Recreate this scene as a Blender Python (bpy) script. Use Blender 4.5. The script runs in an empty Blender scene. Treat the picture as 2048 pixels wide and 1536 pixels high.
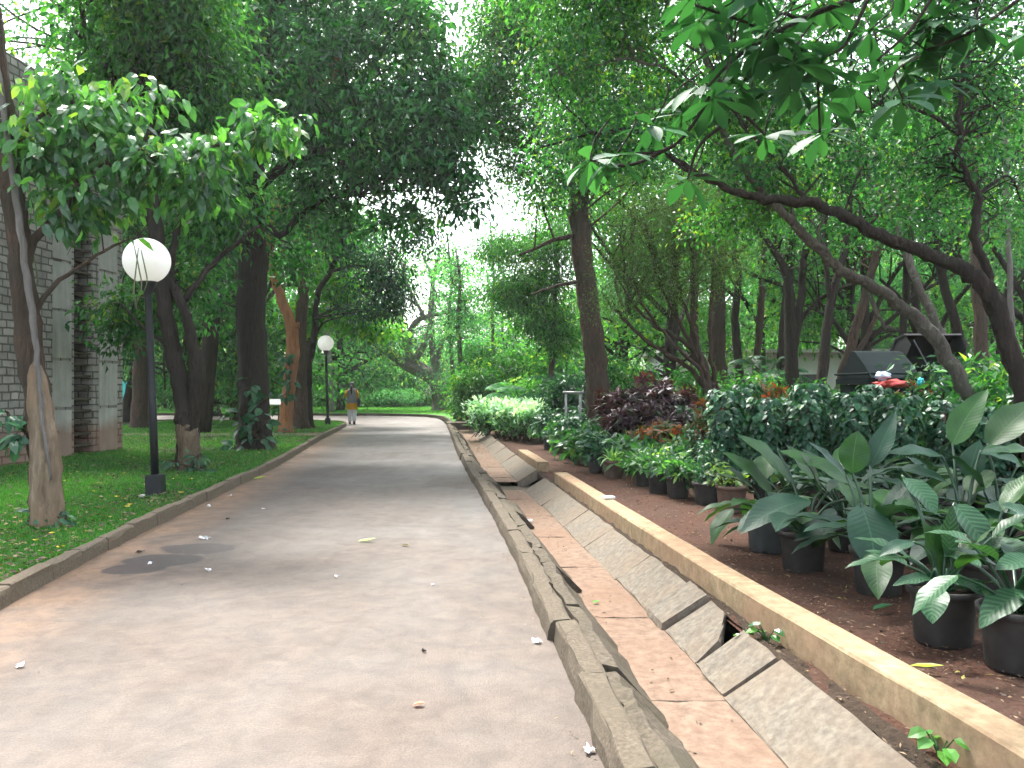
import bpy, math, random
import numpy as np
R = math.radians
sc = bpy.context.scene
col = sc.collection

# ---------------------------------------------------------------- camera, sky, sun, exposure
F, CX, HY, CH = 1600.0, 1024.0, 775.0, 1.5
cam_d = bpy.data.cameras.new("camera"); cam = bpy.data.objects.new("camera", cam_d); col.objects.link(cam)
cam.location = (0, 0, CH); cam.rotation_euler = (R(90), 0, 0)
cam_d.sensor_width = 36; cam_d.lens = 36 * F / 2048; cam_d.shift_y = (HY - 768) / 2048
cam_d.clip_start = 0.05; cam_d.clip_end = 2000
sc.camera = cam
SUN_EL, SUN_AZ = R(58), R(-25)         # azimuth from +Y, clockwise positive
w = bpy.data.worlds.new("World"); sc.world = w; w.use_nodes = True
nt = w.node_tree; bg = nt.nodes["Background"]
sky = nt.nodes.new("ShaderNodeTexSky"); sky.sky_type = 'NISHITA'; sky.sun_disc = False
sky.sun_elevation = SUN_EL; sky.sun_rotation = SUN_AZ; sky.air_density = 1.0; sky.dust_density = 4.0; sky.ozone_density = 1.0
hs = nt.nodes.new("ShaderNodeHueSaturation"); hs.inputs["Saturation"].default_value = 0.45
nt.links.new(sky.outputs[0], hs.inputs["Color"]); nt.links.new(hs.outputs[0], bg.inputs[0]); bg.inputs[1].default_value = 0.15
sd = bpy.data.lights.new("sun", 'SUN'); sun = bpy.data.objects.new("sun", sd); col.objects.link(sun)
sd.energy = 2.0; sd.angle = R(12); sd.color = (1.0, 0.96, 0.90)
sun.rotation_euler = (R(90) - SUN_EL, 0, math.pi - SUN_AZ)
sc.view_settings.view_transform = 'Standard'; sc.view_settings.look = 'None'
sc.view_settings.exposure = 2.4; sc.view_settings.gamma = 1; sc.view_settings.use_curve_mapping = False
sc.render.engine = 'CYCLES'
cy = sc.cycles; cy.max_bounces = 7; cy.diffuse_bounces = 4; cy.glossy_bounces = 2; cy.transmission_bounces = 3; cy.volume_bounces = 1
cy.transparent_max_bounces = 4; cy.use_denoising = True; cy.caustics_reflective = False; cy.caustics_refractive = False
cy.use_adaptive_sampling = True; cy.adaptive_threshold = 0.03; cy.sample_clamp_indirect = 6
sc.render.use_persistent_data = False
DEN = 1.0

# ---------------------------------------------------------------- coordinates
def at(px, py, Y): return np.array(((px - CX) / F * Y, Y, CH + (HY - py) / F * Y))
def gp(px, py, z=0.0):
    Y = F * (CH - z) / (py - HY); return np.array(((px - CX) / F * Y, Y, z))
def gy(Y, z=0.0): return HY + F * (CH - z) / Y
def gx(px, Y, z=0.0): return np.array(((px - CX) / F * Y, Y, z))
XB = ((-4, 1.1), (0, .66), (3.15, .34), (4.17, .248), (6.27, .07), (8.2, -.14), (10, -.34), (16, -1.05), (30.4, -2.49), (60, -5.6))
XL = ((-4, -2.2), (0, -2.75), (3, -3.1), (5.39, -3.45), (7.16, -3.69), (10.2, -3.98), (15, -4.42), (22.8, -5.45), (27.6, -5.98), (31, -6.4), (32.6, -6.75), (33.4, -7.2), (33.9, -8.0), (34.1, -9.5))
def xb(Y): return float(np.interp(Y, [a for a, b in XB], [b for a, b in XB]))
def xl(Y): return float(np.interp(Y, [a for a, b in XL], [b for a, b in XL]))

# ---------------------------------------------------------------- materials
def newmat(name):
    m = bpy.data.materials.new(name); m.use_nodes = True
    n = m.node_tree.nodes; b = n["Principled BSDF"]; return m, m.node_tree, n, b, m.node_tree.links
def N(nt, t, **k):
    n = nt.nodes.new(t)
    for a, v in k.items():
        if a in ('op', 'operation'): n.operation = v
        elif hasattr(n, a): setattr(n, a, v)
        else: n.inputs[a].default_value = v
    return n
def ramp(nt, stops, src=None):
    r = nt.nodes.new("ShaderNodeValToRGB"); e = r.color_ramp.elements
    while len(e) < len(stops): e.new(0.5)
    for i, (p, c) in enumerate(stops):
        e[i].position = p; e[i].color = (*c, 1) if len(c) == 3 else c
    if src is not None: nt.links.new(src, r.inputs[0])
    return r
def g3(v): return (v, v, v)
def mix(nt, fac, a, b, mode='MIX'):
    m = nt.nodes.new("ShaderNodeMix"); m.data_type = 'RGBA'; m.blend_type = mode
    for s, v in ((0, fac), (6, a), (7, b)):
        if isinstance(v, (int, float)): m.inputs[s].default_value = v
        elif isinstance(v, (tuple, list)): m.inputs[s].default_value = (*v, 1)
        else: nt.links.new(v, m.inputs[s])
    return m.outputs[2]
def coords(nt, scale=(1, 1, 1), kind="Object"):
    tc = nt.nodes.new("ShaderNodeTexCoord"); mp = nt.nodes.new("ShaderNodeMapping")
    mp.inputs["Scale"].default_value = scale; nt.links.new(tc.outputs[kind], mp.inputs[0]); return mp.outputs[0]
def noise(nt, vec, s, det=4, rough=.55, dist=0.0):
    n = N(nt, "ShaderNodeTexNoise", Scale=s, Detail=det, Roughness=rough, Distortion=dist)
    if vec is not None: nt.links.new(vec, n.inputs["Vector"])
    return n.outputs["Fac"]
def bump(nt, b, h, strength=.4, dist=.02):
    bp = N(nt, "ShaderNodeBump", Strength=strength, Distance=dist); nt.links.new(h, bp.inputs["Height"]); nt.links.new(bp.outputs[0], b.inputs["Normal"]); return bp

def leafmat(name, dark, mid, light, alt, trans=.42, rough=.42, spec=.5, tgain=1.9, tint=True):
    m, t, n, b, l = newmat(name)
    a = N(t, "ShaderNodeAttribute"); a.attribute_name = "tone"
    sep = N(t, "ShaderNodeSeparateColor"); l.new(a.outputs["Color"], sep.inputs[0])
    r = ramp(t, [(0, dark), (.5, mid), (1, light)], sep.outputs[0])
    c = mix(t, sep.outputs[1], r.outputs[0], alt)
    if tint: c = mix(t, 1.0, c, (.80, 1.05, .98), 'MULTIPLY')
    l.new(c, b.inputs["Base Color"]); b.inputs["Roughness"].default_value = rough; b.inputs["Specular IOR Level"].default_value = spec
    tr = N(t, "ShaderNodeBsdfTranslucent"); tc = mix(t, 1.0, c, (tgain * 1.1, tgain, tgain * .45), 'MULTIPLY'); l.new(tc, tr.inputs[0])
    ms = N(t, "ShaderNodeMixShader"); ms.inputs[0].default_value = trans
    l.new(b.outputs[0], ms.inputs[1]); l.new(tr.outputs[0], ms.inputs[2]); l.new(ms.outputs[0], n["Material Output"].inputs[0])
    return m
def flat(name, c, rough=.6, var=.25, scale=8, metal=0, bstr=.2, spec=.5):
    m, t, n, b, l = newmat(name); v = coords(t)
    f = noise(t, v, scale, 5, .6)
    k = ramp(t, [(.3, tuple(x * (1 - var) for x in c)), (.7, tuple(min(1, x * (1 + var)) for x in c))], f)
    l.new(k.outputs[0], b.inputs["Base Color"]); b.inputs["Roughness"].default_value = rough; b.inputs["Metallic"].default_value = metal
    b.inputs["Specular IOR Level"].default_value = spec
    if bstr: bump(t, b, noise(t, v, scale * 4, 4), bstr, .01)
    return m
def barkmat(name, c1, c2, c3=None, zs=1.0, s=8, lichen=None):
    m, t, n, b, l = newmat(name); v = coords(t, (1, 1, zs / 7.0 * 1.2))
    f1 = noise(t, v, s * 3, 8, .65, .6); f2 = noise(t, coords(t), 1.4, 4, .6)
    k = ramp(t, [(.32, c1), (.62, c2)], f1)
    c = mix(t, ramp(t, [(.42, g3(0)), (.62, g3(1))], f2).outputs[0], k.outputs[0], c3 or tuple((a + q) / 2 for a, q in zip(c1, c2)))
    if lichen:
        f3 = noise(t, coords(t), 9, 5, .6); c = mix(t, ramp(t, [(.58, g3(0)), (.66, g3(.8))], f3).outputs[0], c, lichen)
    l.new(c, b.inputs["Base Color"]); b.inputs["Roughness"].default_value = .9; b.inputs["Specular IOR Level"].default_value = .2
    bump(t, b, f1, 1.0, .07); return m

M = {}
M['lf_dark'] = leafmat("leaf_dark", (.012, .052, .02), (.026, .112, .034), (.06, .22, .05), (.16, .26, .03))
M['lf_mid'] = leafmat("leaf_mid", (.014, .062, .02), (.032, .125, .032), (.085, .25, .045), (.30, .38, .04))
M['lf_light'] = leafmat("leaf_light", (.028, .11, .028), (.07, .23, .045), (.15, .38, .055), (.38, .44, .05))
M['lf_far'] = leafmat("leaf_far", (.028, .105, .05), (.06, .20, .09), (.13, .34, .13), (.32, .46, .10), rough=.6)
M['lf_olive'] = leafmat("leaf_olive", (.04, .075, .022), (.075, .13, .035), (.14, .21, .05), (.24, .25, .05), rough=.5)
M['lf_gloss'] = leafmat("leaf_gloss", (.022, .07, .03), (.045, .14, .04), (.10, .26, .05), (.30, .40, .06), rough=.28, spec=.8)
M['lf_blue'] = leafmat("leaf_blue", (.012, .045, .026), (.025, .085, .042), (.05, .15, .065), (.14, .25, .08), rough=.42, spec=.4, trans=.2)
M['lf_maroon'] = leafmat("leaf_maroon", (.018, .010, .014), (.045, .016, .024), (.10, .03, .045), (.06, .12, .03), rough=.35, trans=.2, tint=False)
M['lf_croton'] = leafmat("leaf_croton", (.05, .07, .02), (.20, .08, .03), (.48, .10, .03), (.06, .13, .03), rough=.35, trans=.25, tint=False)
M['lf_white'] = leafmat("leaf_white", (.03, .14, .035), (.20, .38, .18), (.82, .86, .80), (.12, .30, .06), rough=.4, trans=.3)
M['lf_red'] = leafmat("leaf_red", (.25, .02, .02), (.5, .05, .03), (.7, .12, .06), (.1, .1, .03), rough=.4, tint=False)
M['lf_strap'] = leafmat("leaf_strap", (.06, .18, .05), (.13, .28, .08), (.40, .50, .25), (.4, .42, .1), rough=.35)
M['grass'] = leafmat("grass_blade", (.025, .09, .02), (.06, .19, .032), (.12, .32, .05), (.25, .33, .07), rough=.5, trans=.4)
M['litter'] = leafmat("leaf_litter", (.035, .022, .014), (.11, .07, .04), (.30, .22, .13), (.30, .28, .05), rough=.7, trans=.1, tint=False)
M['bk_dark'] = barkmat("bark_dark", (.018, .014, .011), (.055, .042, .034), (.035, .03, .024))
M['bk_brown'] = barkmat("bark_brown", (.035, .022, .016), (.12, .08, .058), (.07, .055, .04))
M['bk_grey'] = barkmat("bark_grey", (.06, .05, .042), (.19, .165, .14), (.12, .11, .09), lichen=(.22, .24, .18))
M['bk_tan'] = barkmat("bark_tan", (.12, .085, .055), (.33, .255, .18), (.24, .165, .105), s=4)
M['bk_tan2'] = barkmat("bark_tan_grey", (.08, .055, .036), (.20, .15, .10), (.13, .10, .07), s=5)
M['bk_red'] = barkmat("bark_orange", (.20, .08, .035), (.40, .19, .09), (.28, .14, .08), s=4)
M['bk_pale'] = barkmat("bark_pale", (.10, .09, .08), (.26, .24, .22), s=5)

# ---------------------------------------------------------------- mesh helpers
def build(name, V, faces, mat, base=(0, 0, 0), tone=None, uv=None, smooth=False, parent=None):
    """faces: list of (k x n) integer arrays of equal-sided polygons; V in world space, base is the object's origin."""
    V = np.asarray(V, float).reshape(-1, 3) - np.asarray(base, float)
    me = bpy.data.meshes.new(name)
    fs = [np.asarray(f, np.int32) for f in faces if len(f)]
    me.vertices.add(len(V)); me.vertices.foreach_set("co", V.astype(np.float32).ravel())
    loops = np.concatenate([f.ravel() for f in fs]); tot = np.concatenate([np.full(len(f), f.shape[1], np.int32) for f in fs])
    st = np.concatenate([[0], np.cumsum(tot)[:-1]]).astype(np.int32)
    me.loops.add(len(loops)); me.loops.foreach_set("vertex_index", loops)
    me.polygons.add(len(tot)); me.polygons.foreach_set("loop_start", st)
    me.update(calc_edges=True)
    if tone is not None:
        a = me.attributes.new("tone", 'FLOAT_COLOR', 'POINT'); T = np.ones((len(V), 4), np.float32); T[:, :tone.shape[1]] = tone
        a.data.foreach_set("color", T.ravel())
    if uv is not None:
        u = me.uv_layers.new(name="UVMap"); u.data.foreach_set("uv", np.asarray(uv, np.float32)[loops].ravel())
    me.validate()
    if smooth: me.shade_smooth()
    else: me.shade_flat()
    ms = mat if isinstance(mat, (list, tuple)) else [mat]
    for q in ms: me.materials.append(q)
    o = bpy.data.objects.new(name, me); col.objects.link(o)
    if parent is not None: o.parent = parent
    else: o.location = tuple(float(x) for x in base)
    return o
class G:
    """collects geometry"""
    def __init__(s): s.V = []; s.q = []; s.t = []; s.n = 0; s.T = []; s.U = []
    def add(s, V, quads=None, tris=None, tone=None, uv=None):
        V = np.asarray(V, float).reshape(-1, 3)
        if quads is not None and len(quads): s.q.append(np.asarray(quads, int) + s.n)
        if tris is not None and len(tris): s.t.append(np.asarray(tris, int) + s.n)
        s.V.append(V); s.n += len(V)
        s.T.append(np.zeros((len(V), 2)) if tone is None else np.broadcast_to(np.asarray(tone, float), (len(V), 2)))
        s.U.append(np.zeros((len(V), 2)) if uv is None else np.asarray(uv, float)); return s
    def make(s, name, mat, base=(0, 0, 0), parent=None, smooth=False, tone=True, uv=False):
        f = []
        if s.q: f.append(np.concatenate(s.q))
        if s.t: f.append(np.concatenate(s.t))
        return build(name, np.concatenate(s.V), f, mat, base, np.concatenate(s.T) if tone else None, np.concatenate(s.U) if uv else None, smooth, parent)
def tag(o, label=None, cat=None, group=None, kind=None):
    if label: o["label"] = label
    if cat: o["category"] = cat
    if group: o["group"] = group
    if kind: o["kind"] = kind
    return o
def thing(name, label, cat, loc, group=None):
    o = bpy.data.objects.new(name, None); o.empty_display_size = .2; col.objects.link(o); o.location = tuple(float(x) for x in loc)
    return tag(o, label, cat, group)
def dup(root, loc, rz=0, s=1.0, label=None, group=None):
    r = root.copy(); col.objects.link(r); r.location = tuple(float(x) for x in loc); r.rotation_euler = (0, 0, rz); r.scale = (s, s, s) if isinstance(s, (int, float)) else s
    if label: r["label"] = label
    if group: r["group"] = group
    for ch in list(root.children):
        c = ch.copy(); col.objects.link(c); c.parent = r
        for gch in ch.children:
            d = gch.copy(); col.objects.link(d); d.parent = c
    return r
def unit(v): return v / np.maximum(np.linalg.norm(v, axis=-1, keepdims=True), 1e-9)
def spline(P, k=5):
    P = np.asarray(P, float); Q = np.vstack([2 * P[0] - P[1], P, 2 * P[-1] - P[-2]]); out = []
    for i in range(1, len(Q) - 2):
        for j in range(k):
            t = j / k; a, b, c, d = Q[i - 1], Q[i], Q[i + 1], Q[i + 2]
            out.append(.5 * (2 * b + (c - a) * t + (2 * a - 5 * b + 4 * c - d) * t * t + (3 * b - a - 3 * c + d) * t ** 3))
    out.append(P[-1]); return np.array(out)
def tube(g, P, rad, seg=8, rough=0.0, rng=None, cap=True):
    P = np.asarray(P, float); n = len(P); rad = np.broadcast_to(np.asarray(rad, float), (n,))
    T = np.gradient(P, axis=0); T = unit(T)
    ref = np.array((0, 0, 1.0)) if abs(T[0][2]) < .9 else np.array((1.0, 0, 0))
    A = unit(np.cross(T, ref)); 
    for i in range(1, n):
        a = A[i - 1] - T[i] * np.dot(A[i - 1], T[i]); A[i] = a / max(np.linalg.norm(a), 1e-9)
    B = np.cross(T, A); th = np.arange(seg) * 2 * np.pi / seg
    rr = rad[:, None] * np.ones((n, seg))
    if rough and rng is not None:
        lob = 1 + rough * np.sin(th * 3 + rng.uniform(0, 6))[None] * np.sin(np.linspace(0, 3, n) + rng.uniform(0, 6))[:, None] + rough * .8 * rng.normal(size=(n, seg))
        rr = rr * lob
    V = P[:, None] + rr[..., None] * (np.cos(th)[None, :, None] * A[:, None] + np.sin(th)[None, :, None] * B[:, None])
    i = np.arange(n - 1)[:, None] * seg; j = np.arange(seg)[None]; k = (j + 1) % seg
    q = np.stack([i + j, i + k, i + seg + k, i + seg + j], -1).reshape(-1, 4)
    V = V.reshape(-1, 3); tr = []
    if cap:
        V = np.vstack([V, P[-1], P[0]]); e = n * seg
        tr = [((n - 1) * seg + a, (n - 1) * seg + (a + 1) % seg, e) for a in range(seg)] + [((a + 1) % seg, a, e + 1) for a in range(seg)]
    g.add(V, q, tr)
def box(g, c, s, rz=0.0, tilt=None, taper=1.0):
    c = np.asarray(c, float); s = np.asarray(s, float) / 2
    V = np.array([(x * (taper if z > 0 else 1), y * (taper if z > 0 else 1), z) for z in (-1, 1) for y in (-1, 1) for x in (-1, 1)], float) * s
    if tilt is not None: V = V @ rot(tilt).T
    cz, sz = math.cos(rz), math.sin(rz); V = V @ np.array([[cz, sz, 0], [-sz, cz, 0], [0, 0, 1]]); V = V + c
    g.add(V, [(0, 2, 3, 1), (4, 5, 7, 6), (0, 1, 5, 4), (2, 6, 7, 3), (0, 4, 6, 2), (1, 3, 7, 5)])
def rot(e):
    from mathutils import Euler
    return np.array(Euler(e).to_matrix())
def lathe(g, prof, seg=20, c=(0, 0, 0), capb=True, capt=True):
    prof = np.asarray(prof, float); n = len(prof); th = np.arange(seg) * 2 * np.pi / seg; c = np.asarray(c, float)
    V = np.stack([prof[:, 0][:, None] * np.cos(th), prof[:, 0][:, None] * np.sin(th), prof[:, 1][:, None] * np.ones(seg)], -1).reshape(-1, 3) + c
    i = np.arange(n - 1)[:, None] * seg; j = np.arange(seg)[None]; k = (j + 1) % seg
    q = np.stack([i + j, i + k, i + seg + k, i + seg + j], -1).reshape(-1, 4); tr = []
    V = np.vstack([V, c + (0, 0, prof[0, 1]), c + (0, 0, prof[-1, 1])]); e = n * seg
    if capb: tr += [((a + 1) % seg, a, e) for a in range(seg)]
    if capt: tr += [((n - 1) * seg + a, (n - 1) * seg + (a + 1) % seg, e + 1) for a in range(seg)]
    g.add(V, q, tr)

def put_leaves(g, P, D, UP, L, W, tone, hi=False, droop=.15, fold=.12):
    """vectorised leaves: P base points, D directions, UP rough normals"""
    n = len(P); D = unit(D); S = unit(np.cross(D, UP)); Nn = np.cross(S, D); L = np.broadcast_to(L, (n,))[:, None]; W = np.broadcast_to(W, (n,))[:, None]
    if not hi:
        V = np.stack([P, P + D * L * .45 + S * W / 2 + Nn * W * fold, P + D * L - Nn * L * droop, P + D * L * .45 - S * W / 2 + Nn * W * fold], 1)
        i = np.arange(n)[:, None] * 4
        t = np.concatenate([i + np.array([[0, 1, 2]]), i + np.array([[0, 2, 3]])]); m = 4
    else:
        f = W * fold
        V = np.stack([P, P + D * L * .5 - Nn * L * droop * .1, P + D * L - Nn * L * droop,
                      P + D * L * .22 + S * W * .42 + Nn * f, P + D * L * .62 + S * W * .46 + Nn * (f - L * droop * .4),
                      P + D * L * .22 - S * W * .42 + Nn * f, P + D * L * .62 - S * W * .46 + Nn * (f - L * droop * .4)], 1)
        i = np.arange(n)[:, None] * 7
        t = np.concatenate([i + np.array([x]) for x in ([0, 3, 1], [3, 4, 1], [4, 2, 1], [0, 1, 5], [5, 1, 6], [6, 1, 2])]); m = 7
    g.add(V.reshape(-1, 3), None, t, tone=np.repeat(tone, m, 0))
def lobe_pts(rng, lobes, n):
    """lobes: (centre, (rx,ry,rz), weight)"""
    wts = np.array([l[2] if len(l) > 2 else l[1][0] * l[1][1] * l[1][2] for l in lobes], float); wts = wts / wts.sum()
    k = rng.choice(len(lobes), n, p=wts); C = np.array([l[0] for l in lobes])[k]; S = np.array([l[1] for l in lobes])[k]
    d = unit(rng.normal(size=(n, 3))); r = rng.uniform(.02, 1, n)[:, None] ** .45
    return C + d * r * S, k
def foliage(g, rng, lobes, n, L, W, per=16, cr=.35, hi=False, droop=.2, down=.25, flatz=.5, tb=.5, tv=.22, yel=.03, ltv=.12, fan=.6):
    n = int(n * DEN); nc = max(1, n // per); C, k = lobe_pts(rng, lobes, nc)
    ct = np.clip(rng.normal(tb, tv, nc), 0, 1); cyel = (rng.random(nc) < yel) * rng.uniform(.4, .9, nc)
    ck = np.repeat(np.arange(nc), per); m = len(ck)
    cd = unit(rng.normal(size=(nc, 3)) * (1, 1, .35)); 
    off = rng.normal(size=(m, 3)) * cr * (1, 1, flatz) * .6 + cd[ck] * rng.uniform(-.6, .6, m)[:, None] * cr
    P = C[ck] + off
    D = unit(off) * fan + rng.normal(size=(m, 3)) * .5 + (0, 0, -down * 1.2)
    UP = rng.normal(size=(m, 3)) * .55 + (0, 0, 1)
    s = rng.uniform(.65, 1.25, m)
    tone = np.stack([np.clip(ct[ck] + rng.normal(0, ltv, m), 0, 1), np.clip(cyel[ck] + (rng.random(m) < .003) * .7, 0, 1)], 1)
    put_leaves(g, P, D, UP, L * s, W * s, tone, hi, droop)
    return C
def rosettes(g, rng, lobes, n, per, L, W, droop=.25, tb=.45, tv=.2, hi=True, yel=.0):
    """whorls of leaves round twig ends (terminalia, plumeria like)"""
    C, k = lobe_pts(rng, lobes, int(n)); nc = len(C); ax = unit(rng.normal(size=(nc, 3)) * .45 + (0, 0, .8))
    ck = np.repeat(np.arange(nc), per); m = len(ck); th = np.tile(np.arange(per) * 2 * np.pi / per, nc) + rng.normal(0, .2, m)
    A = unit(np.cross(ax, (1, .2, 0))); B = np.cross(ax, A)
    D = A[ck] * np.cos(th)[:, None] + B[ck] * np.sin(th)[:, None] + ax[ck] * rng.uniform(-.25, .55, m)[:, None]
    tt = np.clip(rng.normal(tb, tv, nc), 0, 1); tone = np.stack([np.clip(tt[ck] + rng.normal(0, .1, m), 0, 1), (rng.random(m) < yel) * .8], 1)
    s = rng.uniform(.7, 1.1, m); put_leaves(g, C[ck], D, ax[ck] + rng.normal(size=(m, 3)) * .2, L * s, W * s, tone, hi, droop)
    return C
RK = [1.0]
def limb_pts(pts, rng, wob=.0):
    A = np.array([list(at(p[0], p[1], p[2])) + [p[3] * RK[0]] for p in pts]); S = spline(A, 5)
    if wob: S[2:-1, :3] += rng.normal(size=(len(S) - 3, 3)) * wob
    return S
def twigs(g, rng, skel, C, n, r0=.02, sag=.15, side=True):
    """thin branches from the limbs to the leaf clusters"""
    if len(C) == 0: return
    C = C[rng.choice(len(C), min(n, len(C)), replace=False)]
    S = skel[skel[:, 3] < max(.30, np.percentile(skel[:, 3], 85))]
    for c in C:
        dd = np.linalg.norm(S[:, :3] - c, axis=1) + np.maximum(0, S[:, 2] - c[2]) * .6; i = int(np.argmin(dd + rng.uniform(0, .8, len(S)) * dd.min()))
        a = S[i, :3]; d = np.linalg.norm(c - a)
        if d < .15 or d > 9: continue
        m1 = a + (c - a) * .35 + np.array((0, 0, .12 * d)) + rng.normal(size=3) * .07 * d; m2 = a + (c - a) * .7 + np.array((0, 0, .10 * d)) + rng.normal(size=3) * .07 * d
        P = spline([a, m1, m2, c], 4); r = min(S[i, 3] * .6, r0 * (1 + d * .35)); tube(g, P, np.linspace(r, r * .22, len(P)), 5, cap=False)
        if side:
            for _ in range(2):
                j = rng.integers(4, len(P) - 2); e = P[j] + rng.normal(size=3) * d * .16 + (0, 0, .04 * d); Q = spline([P[j], (P[j] + e) / 2 + rng.normal(size=3) * .03 * d, e], 3)
                tube(g, Q, np.linspace(r * .4, r * .12, len(Q)), 4, cap=False)
def tree(name, label, cat, limbs, lobes, leaves, bark, leaf, seed, ntw=60, twr=.02, group=None, rough=.06, base=None, flare=1.35, seg=10, wob=.012):
    rng = np.random.default_rng(seed); sk = []
    tg = G(); bgm = G()
    for i, L in enumerate(limbs):
        S = limb_pts(L, rng, wob); r = S[:, 3].copy()
        if i == 0:
            h = S[:, 2]; r = r * (1 + (flare - 1) * np.exp(-np.maximum(h, 0) / .22))
        tube(tg, S[:, :3], r, seg if r.max() > .1 else 7, rough, rng); sk.append(S)
    sk = np.vstack(sk); b = sk[0, :3].copy() if base is None else np.asarray(base, float); b[2] = 0
    root = thing(name, label, cat, b, group)
    if lobes:
        Lb = [(at(*l[:3]), (l[3] / F * l[2], l[5] if len(l) > 5 else (l[3] + l[4]) / 2 / F * l[2] * .8, l[4] / F * l[2]), l[6] if len(l) > 6 else l[3] * l[4]) for l in lobes]
        cg = G(); C = []
        for kind, kw in leaves:
            k2 = dict(kw); C.append((foliage if kind == 'f' else rosettes)(cg, rng, Lb, **k2))
        twigs(bgm, rng, sk, np.vstack(C), ntw, twr)
        cg.make("crown", leaf, b, root)
        if bgm.V: bgm.make("branches", bark, b, root, True, tone=False)
    tg.make("trunk", bark, b, root, True, tone=False)
    return root

# ---------------------------------------------------------------- the ground: road, lawns, soil, drain
def m_road():
    m, t, n, b, l = newmat("asphalt"); v = coords(t); vu = coords(t, kind="UV")
    sx = N(t, "ShaderNodeSeparateXYZ"); l.new(vu, sx.inputs[0])
    big = noise(t, v, .55, 5, .6, .4); med = noise(t, v, 3.0, 5, .65); fine = noise(t, v, 90, 3, .7); streak = noise(t, coords(t, (1.6, .35, 1)), 1.3, 5, .6, .8)
    asp = ramp(t, [(.3, (.052, .046, .042)), (.7, (.092, .082, .075))], streak)
    dust = ramp(t, [(.3, (.088, .066, .051)), (.7, (.145, .110, .085))], med)
    # dust: strong along the left kerb and near the viewer's end, thin to the right and further on
    a = N(t, "ShaderNodeMath", op='MULTIPLY_ADD'); l.new(sx.outputs[1], a.inputs[0]); a.inputs[1].default_value = -.042; a.inputs[2].default_value = .46
    c = N(t, "ShaderNodeMath", op='MULTIPLY_ADD'); l.new(big, c.inputs[0]); c.inputs[1].default_value = 1.1; l.new(a.outputs[0], c.inputs[2])
    e = N(t, "ShaderNodeMapRange"); e.inputs[1].default_value = 0; e.inputs[2].default_value = 1.0; e.inputs[3].default_value = .95; e.inputs[4].default_value = 0; l.new(sx.outputs[0], e.inputs[0])
    e2 = N(t, "ShaderNodeMath", op='MULTIPLY'); l.new(e.outputs[0], e2.inputs[0]); l.new(ramp(t, [(.3, g3(.35)), (.6, g3(1))], med).outputs[0], e2.inputs[1])
    s = N(t, "ShaderNodeMath", op='SUBTRACT'); l.new(c.outputs[0], s.inputs[0]); s.inputs[1].default_value = .38; s.use_clamp = True
    s2 = N(t, "ShaderNodeMath", op='MAXIMUM'); l.new(s.outputs[0], s2.inputs[0]); l.new(e2.outputs[0], s2.inputs[1]); s2.use_clamp = True
    k = mix(t, s2.outputs[0], asp.outputs[0], dust.outputs[0])
    eb = N(t, 'ShaderNodeMapRange'); eb.inputs[1].default_value = .15; eb.inputs[2].default_value = .75; eb.inputs[3].default_value = 1; eb.inputs[4].default_value = 0; l.new(sx.outputs[0], eb.inputs[0]); eb2 = N(t, 'ShaderNodeMath', op='MULTIPLY'); l.new(eb.outputs[0], eb2.inputs[0]); l.new(ramp(t, [(.38, g3(.2)), (.6, g3(1))], noise(t, v, 2.2, 6, .7)).outputs[0], eb2.inputs[1])
    k = mix(t, eb2.outputs[0], k, (.21, .135, .085))
    k = mix(t, ramp(t, [(.60, g3(0)), (.72, g3(.35))], noise(t, v, 1.1, 6, .7, 1.0)).outputs[0], k, (.05, .045, .043))
    k = mix(t, .65, k, ramp(t, [(.3, (.50, .46, .42)), (.7, (1.32, 1.22, 1.12))], fine).outputs[0], 'MULTIPLY')
    k = mix(t, .8, k, ramp(t, [(.36, g3(.66)), (.60, g3(1.15))], noise(t, v, 5.5, 8, .72, .5)).outputs[0], 'MULTIPLY')
    px_ = N(t, "ShaderNodeSeparateXYZ"); l.new(v, px_.inputs[0]); nd = noise(t, v, 3.5, 5, .6); mk = None
    for (cx_, cy_, ax_, ay_) in ((-2.93, 7.45, .34, .25), (-3.03, 6.95, .33, .26), (-3.12, 6.62, .24, .20)):
        u1 = N(t, "ShaderNodeMath", op='MULTIPLY_ADD'); l.new(px_.outputs[0], u1.inputs[0]); u1.inputs[1].default_value = 1 / ax_; u1.inputs[2].default_value = -cx_ / ax_
        u2 = N(t, "ShaderNodeMath", op='MULTIPLY_ADD'); l.new(px_.outputs[1], u2.inputs[0]); u2.inputs[1].default_value = 1 / ay_; u2.inputs[2].default_value = -cy_ / ay_
        q1 = N(t, "ShaderNodeMath", op='MULTIPLY'); l.new(u1.outputs[0], q1.inputs[0]); l.new(u1.outputs[0], q1.inputs[1]); q2 = N(t, "ShaderNodeMath", op='MULTIPLY_ADD'); l.new(u2.outputs[0], q2.inputs[0]); l.new(u2.outputs[0], q2.inputs[1]); l.new(q1.outputs[0], q2.inputs[2])
        if mk is None: mk = q2.outputs[0]
        else: mm = N(t, "ShaderNodeMath", op='MINIMUM'); l.new(mk, mm.inputs[0]); l.new(q2.outputs[0], mm.inputs[1]); mk = mm.outputs[0]
    ad = N(t, "ShaderNodeMath", op='MULTIPLY_ADD'); l.new(nd, ad.inputs[0]); ad.inputs[1].default_value = 1.6; l.new(mk, ad.inputs[2])
    hf = N(t, "ShaderNodeMath", op='MULTIPLY'); l.new(ad.outputs[0], hf.inputs[0]); hf.inputs[1].default_value = .25
    k = mix(t, ramp(t, [(.42, g3(.85)), (.49, g3(0))], hf.outputs[0]).outputs[0], k, (.028, .024, .023))
    l.new(k, b.inputs["Base Color"])
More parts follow.
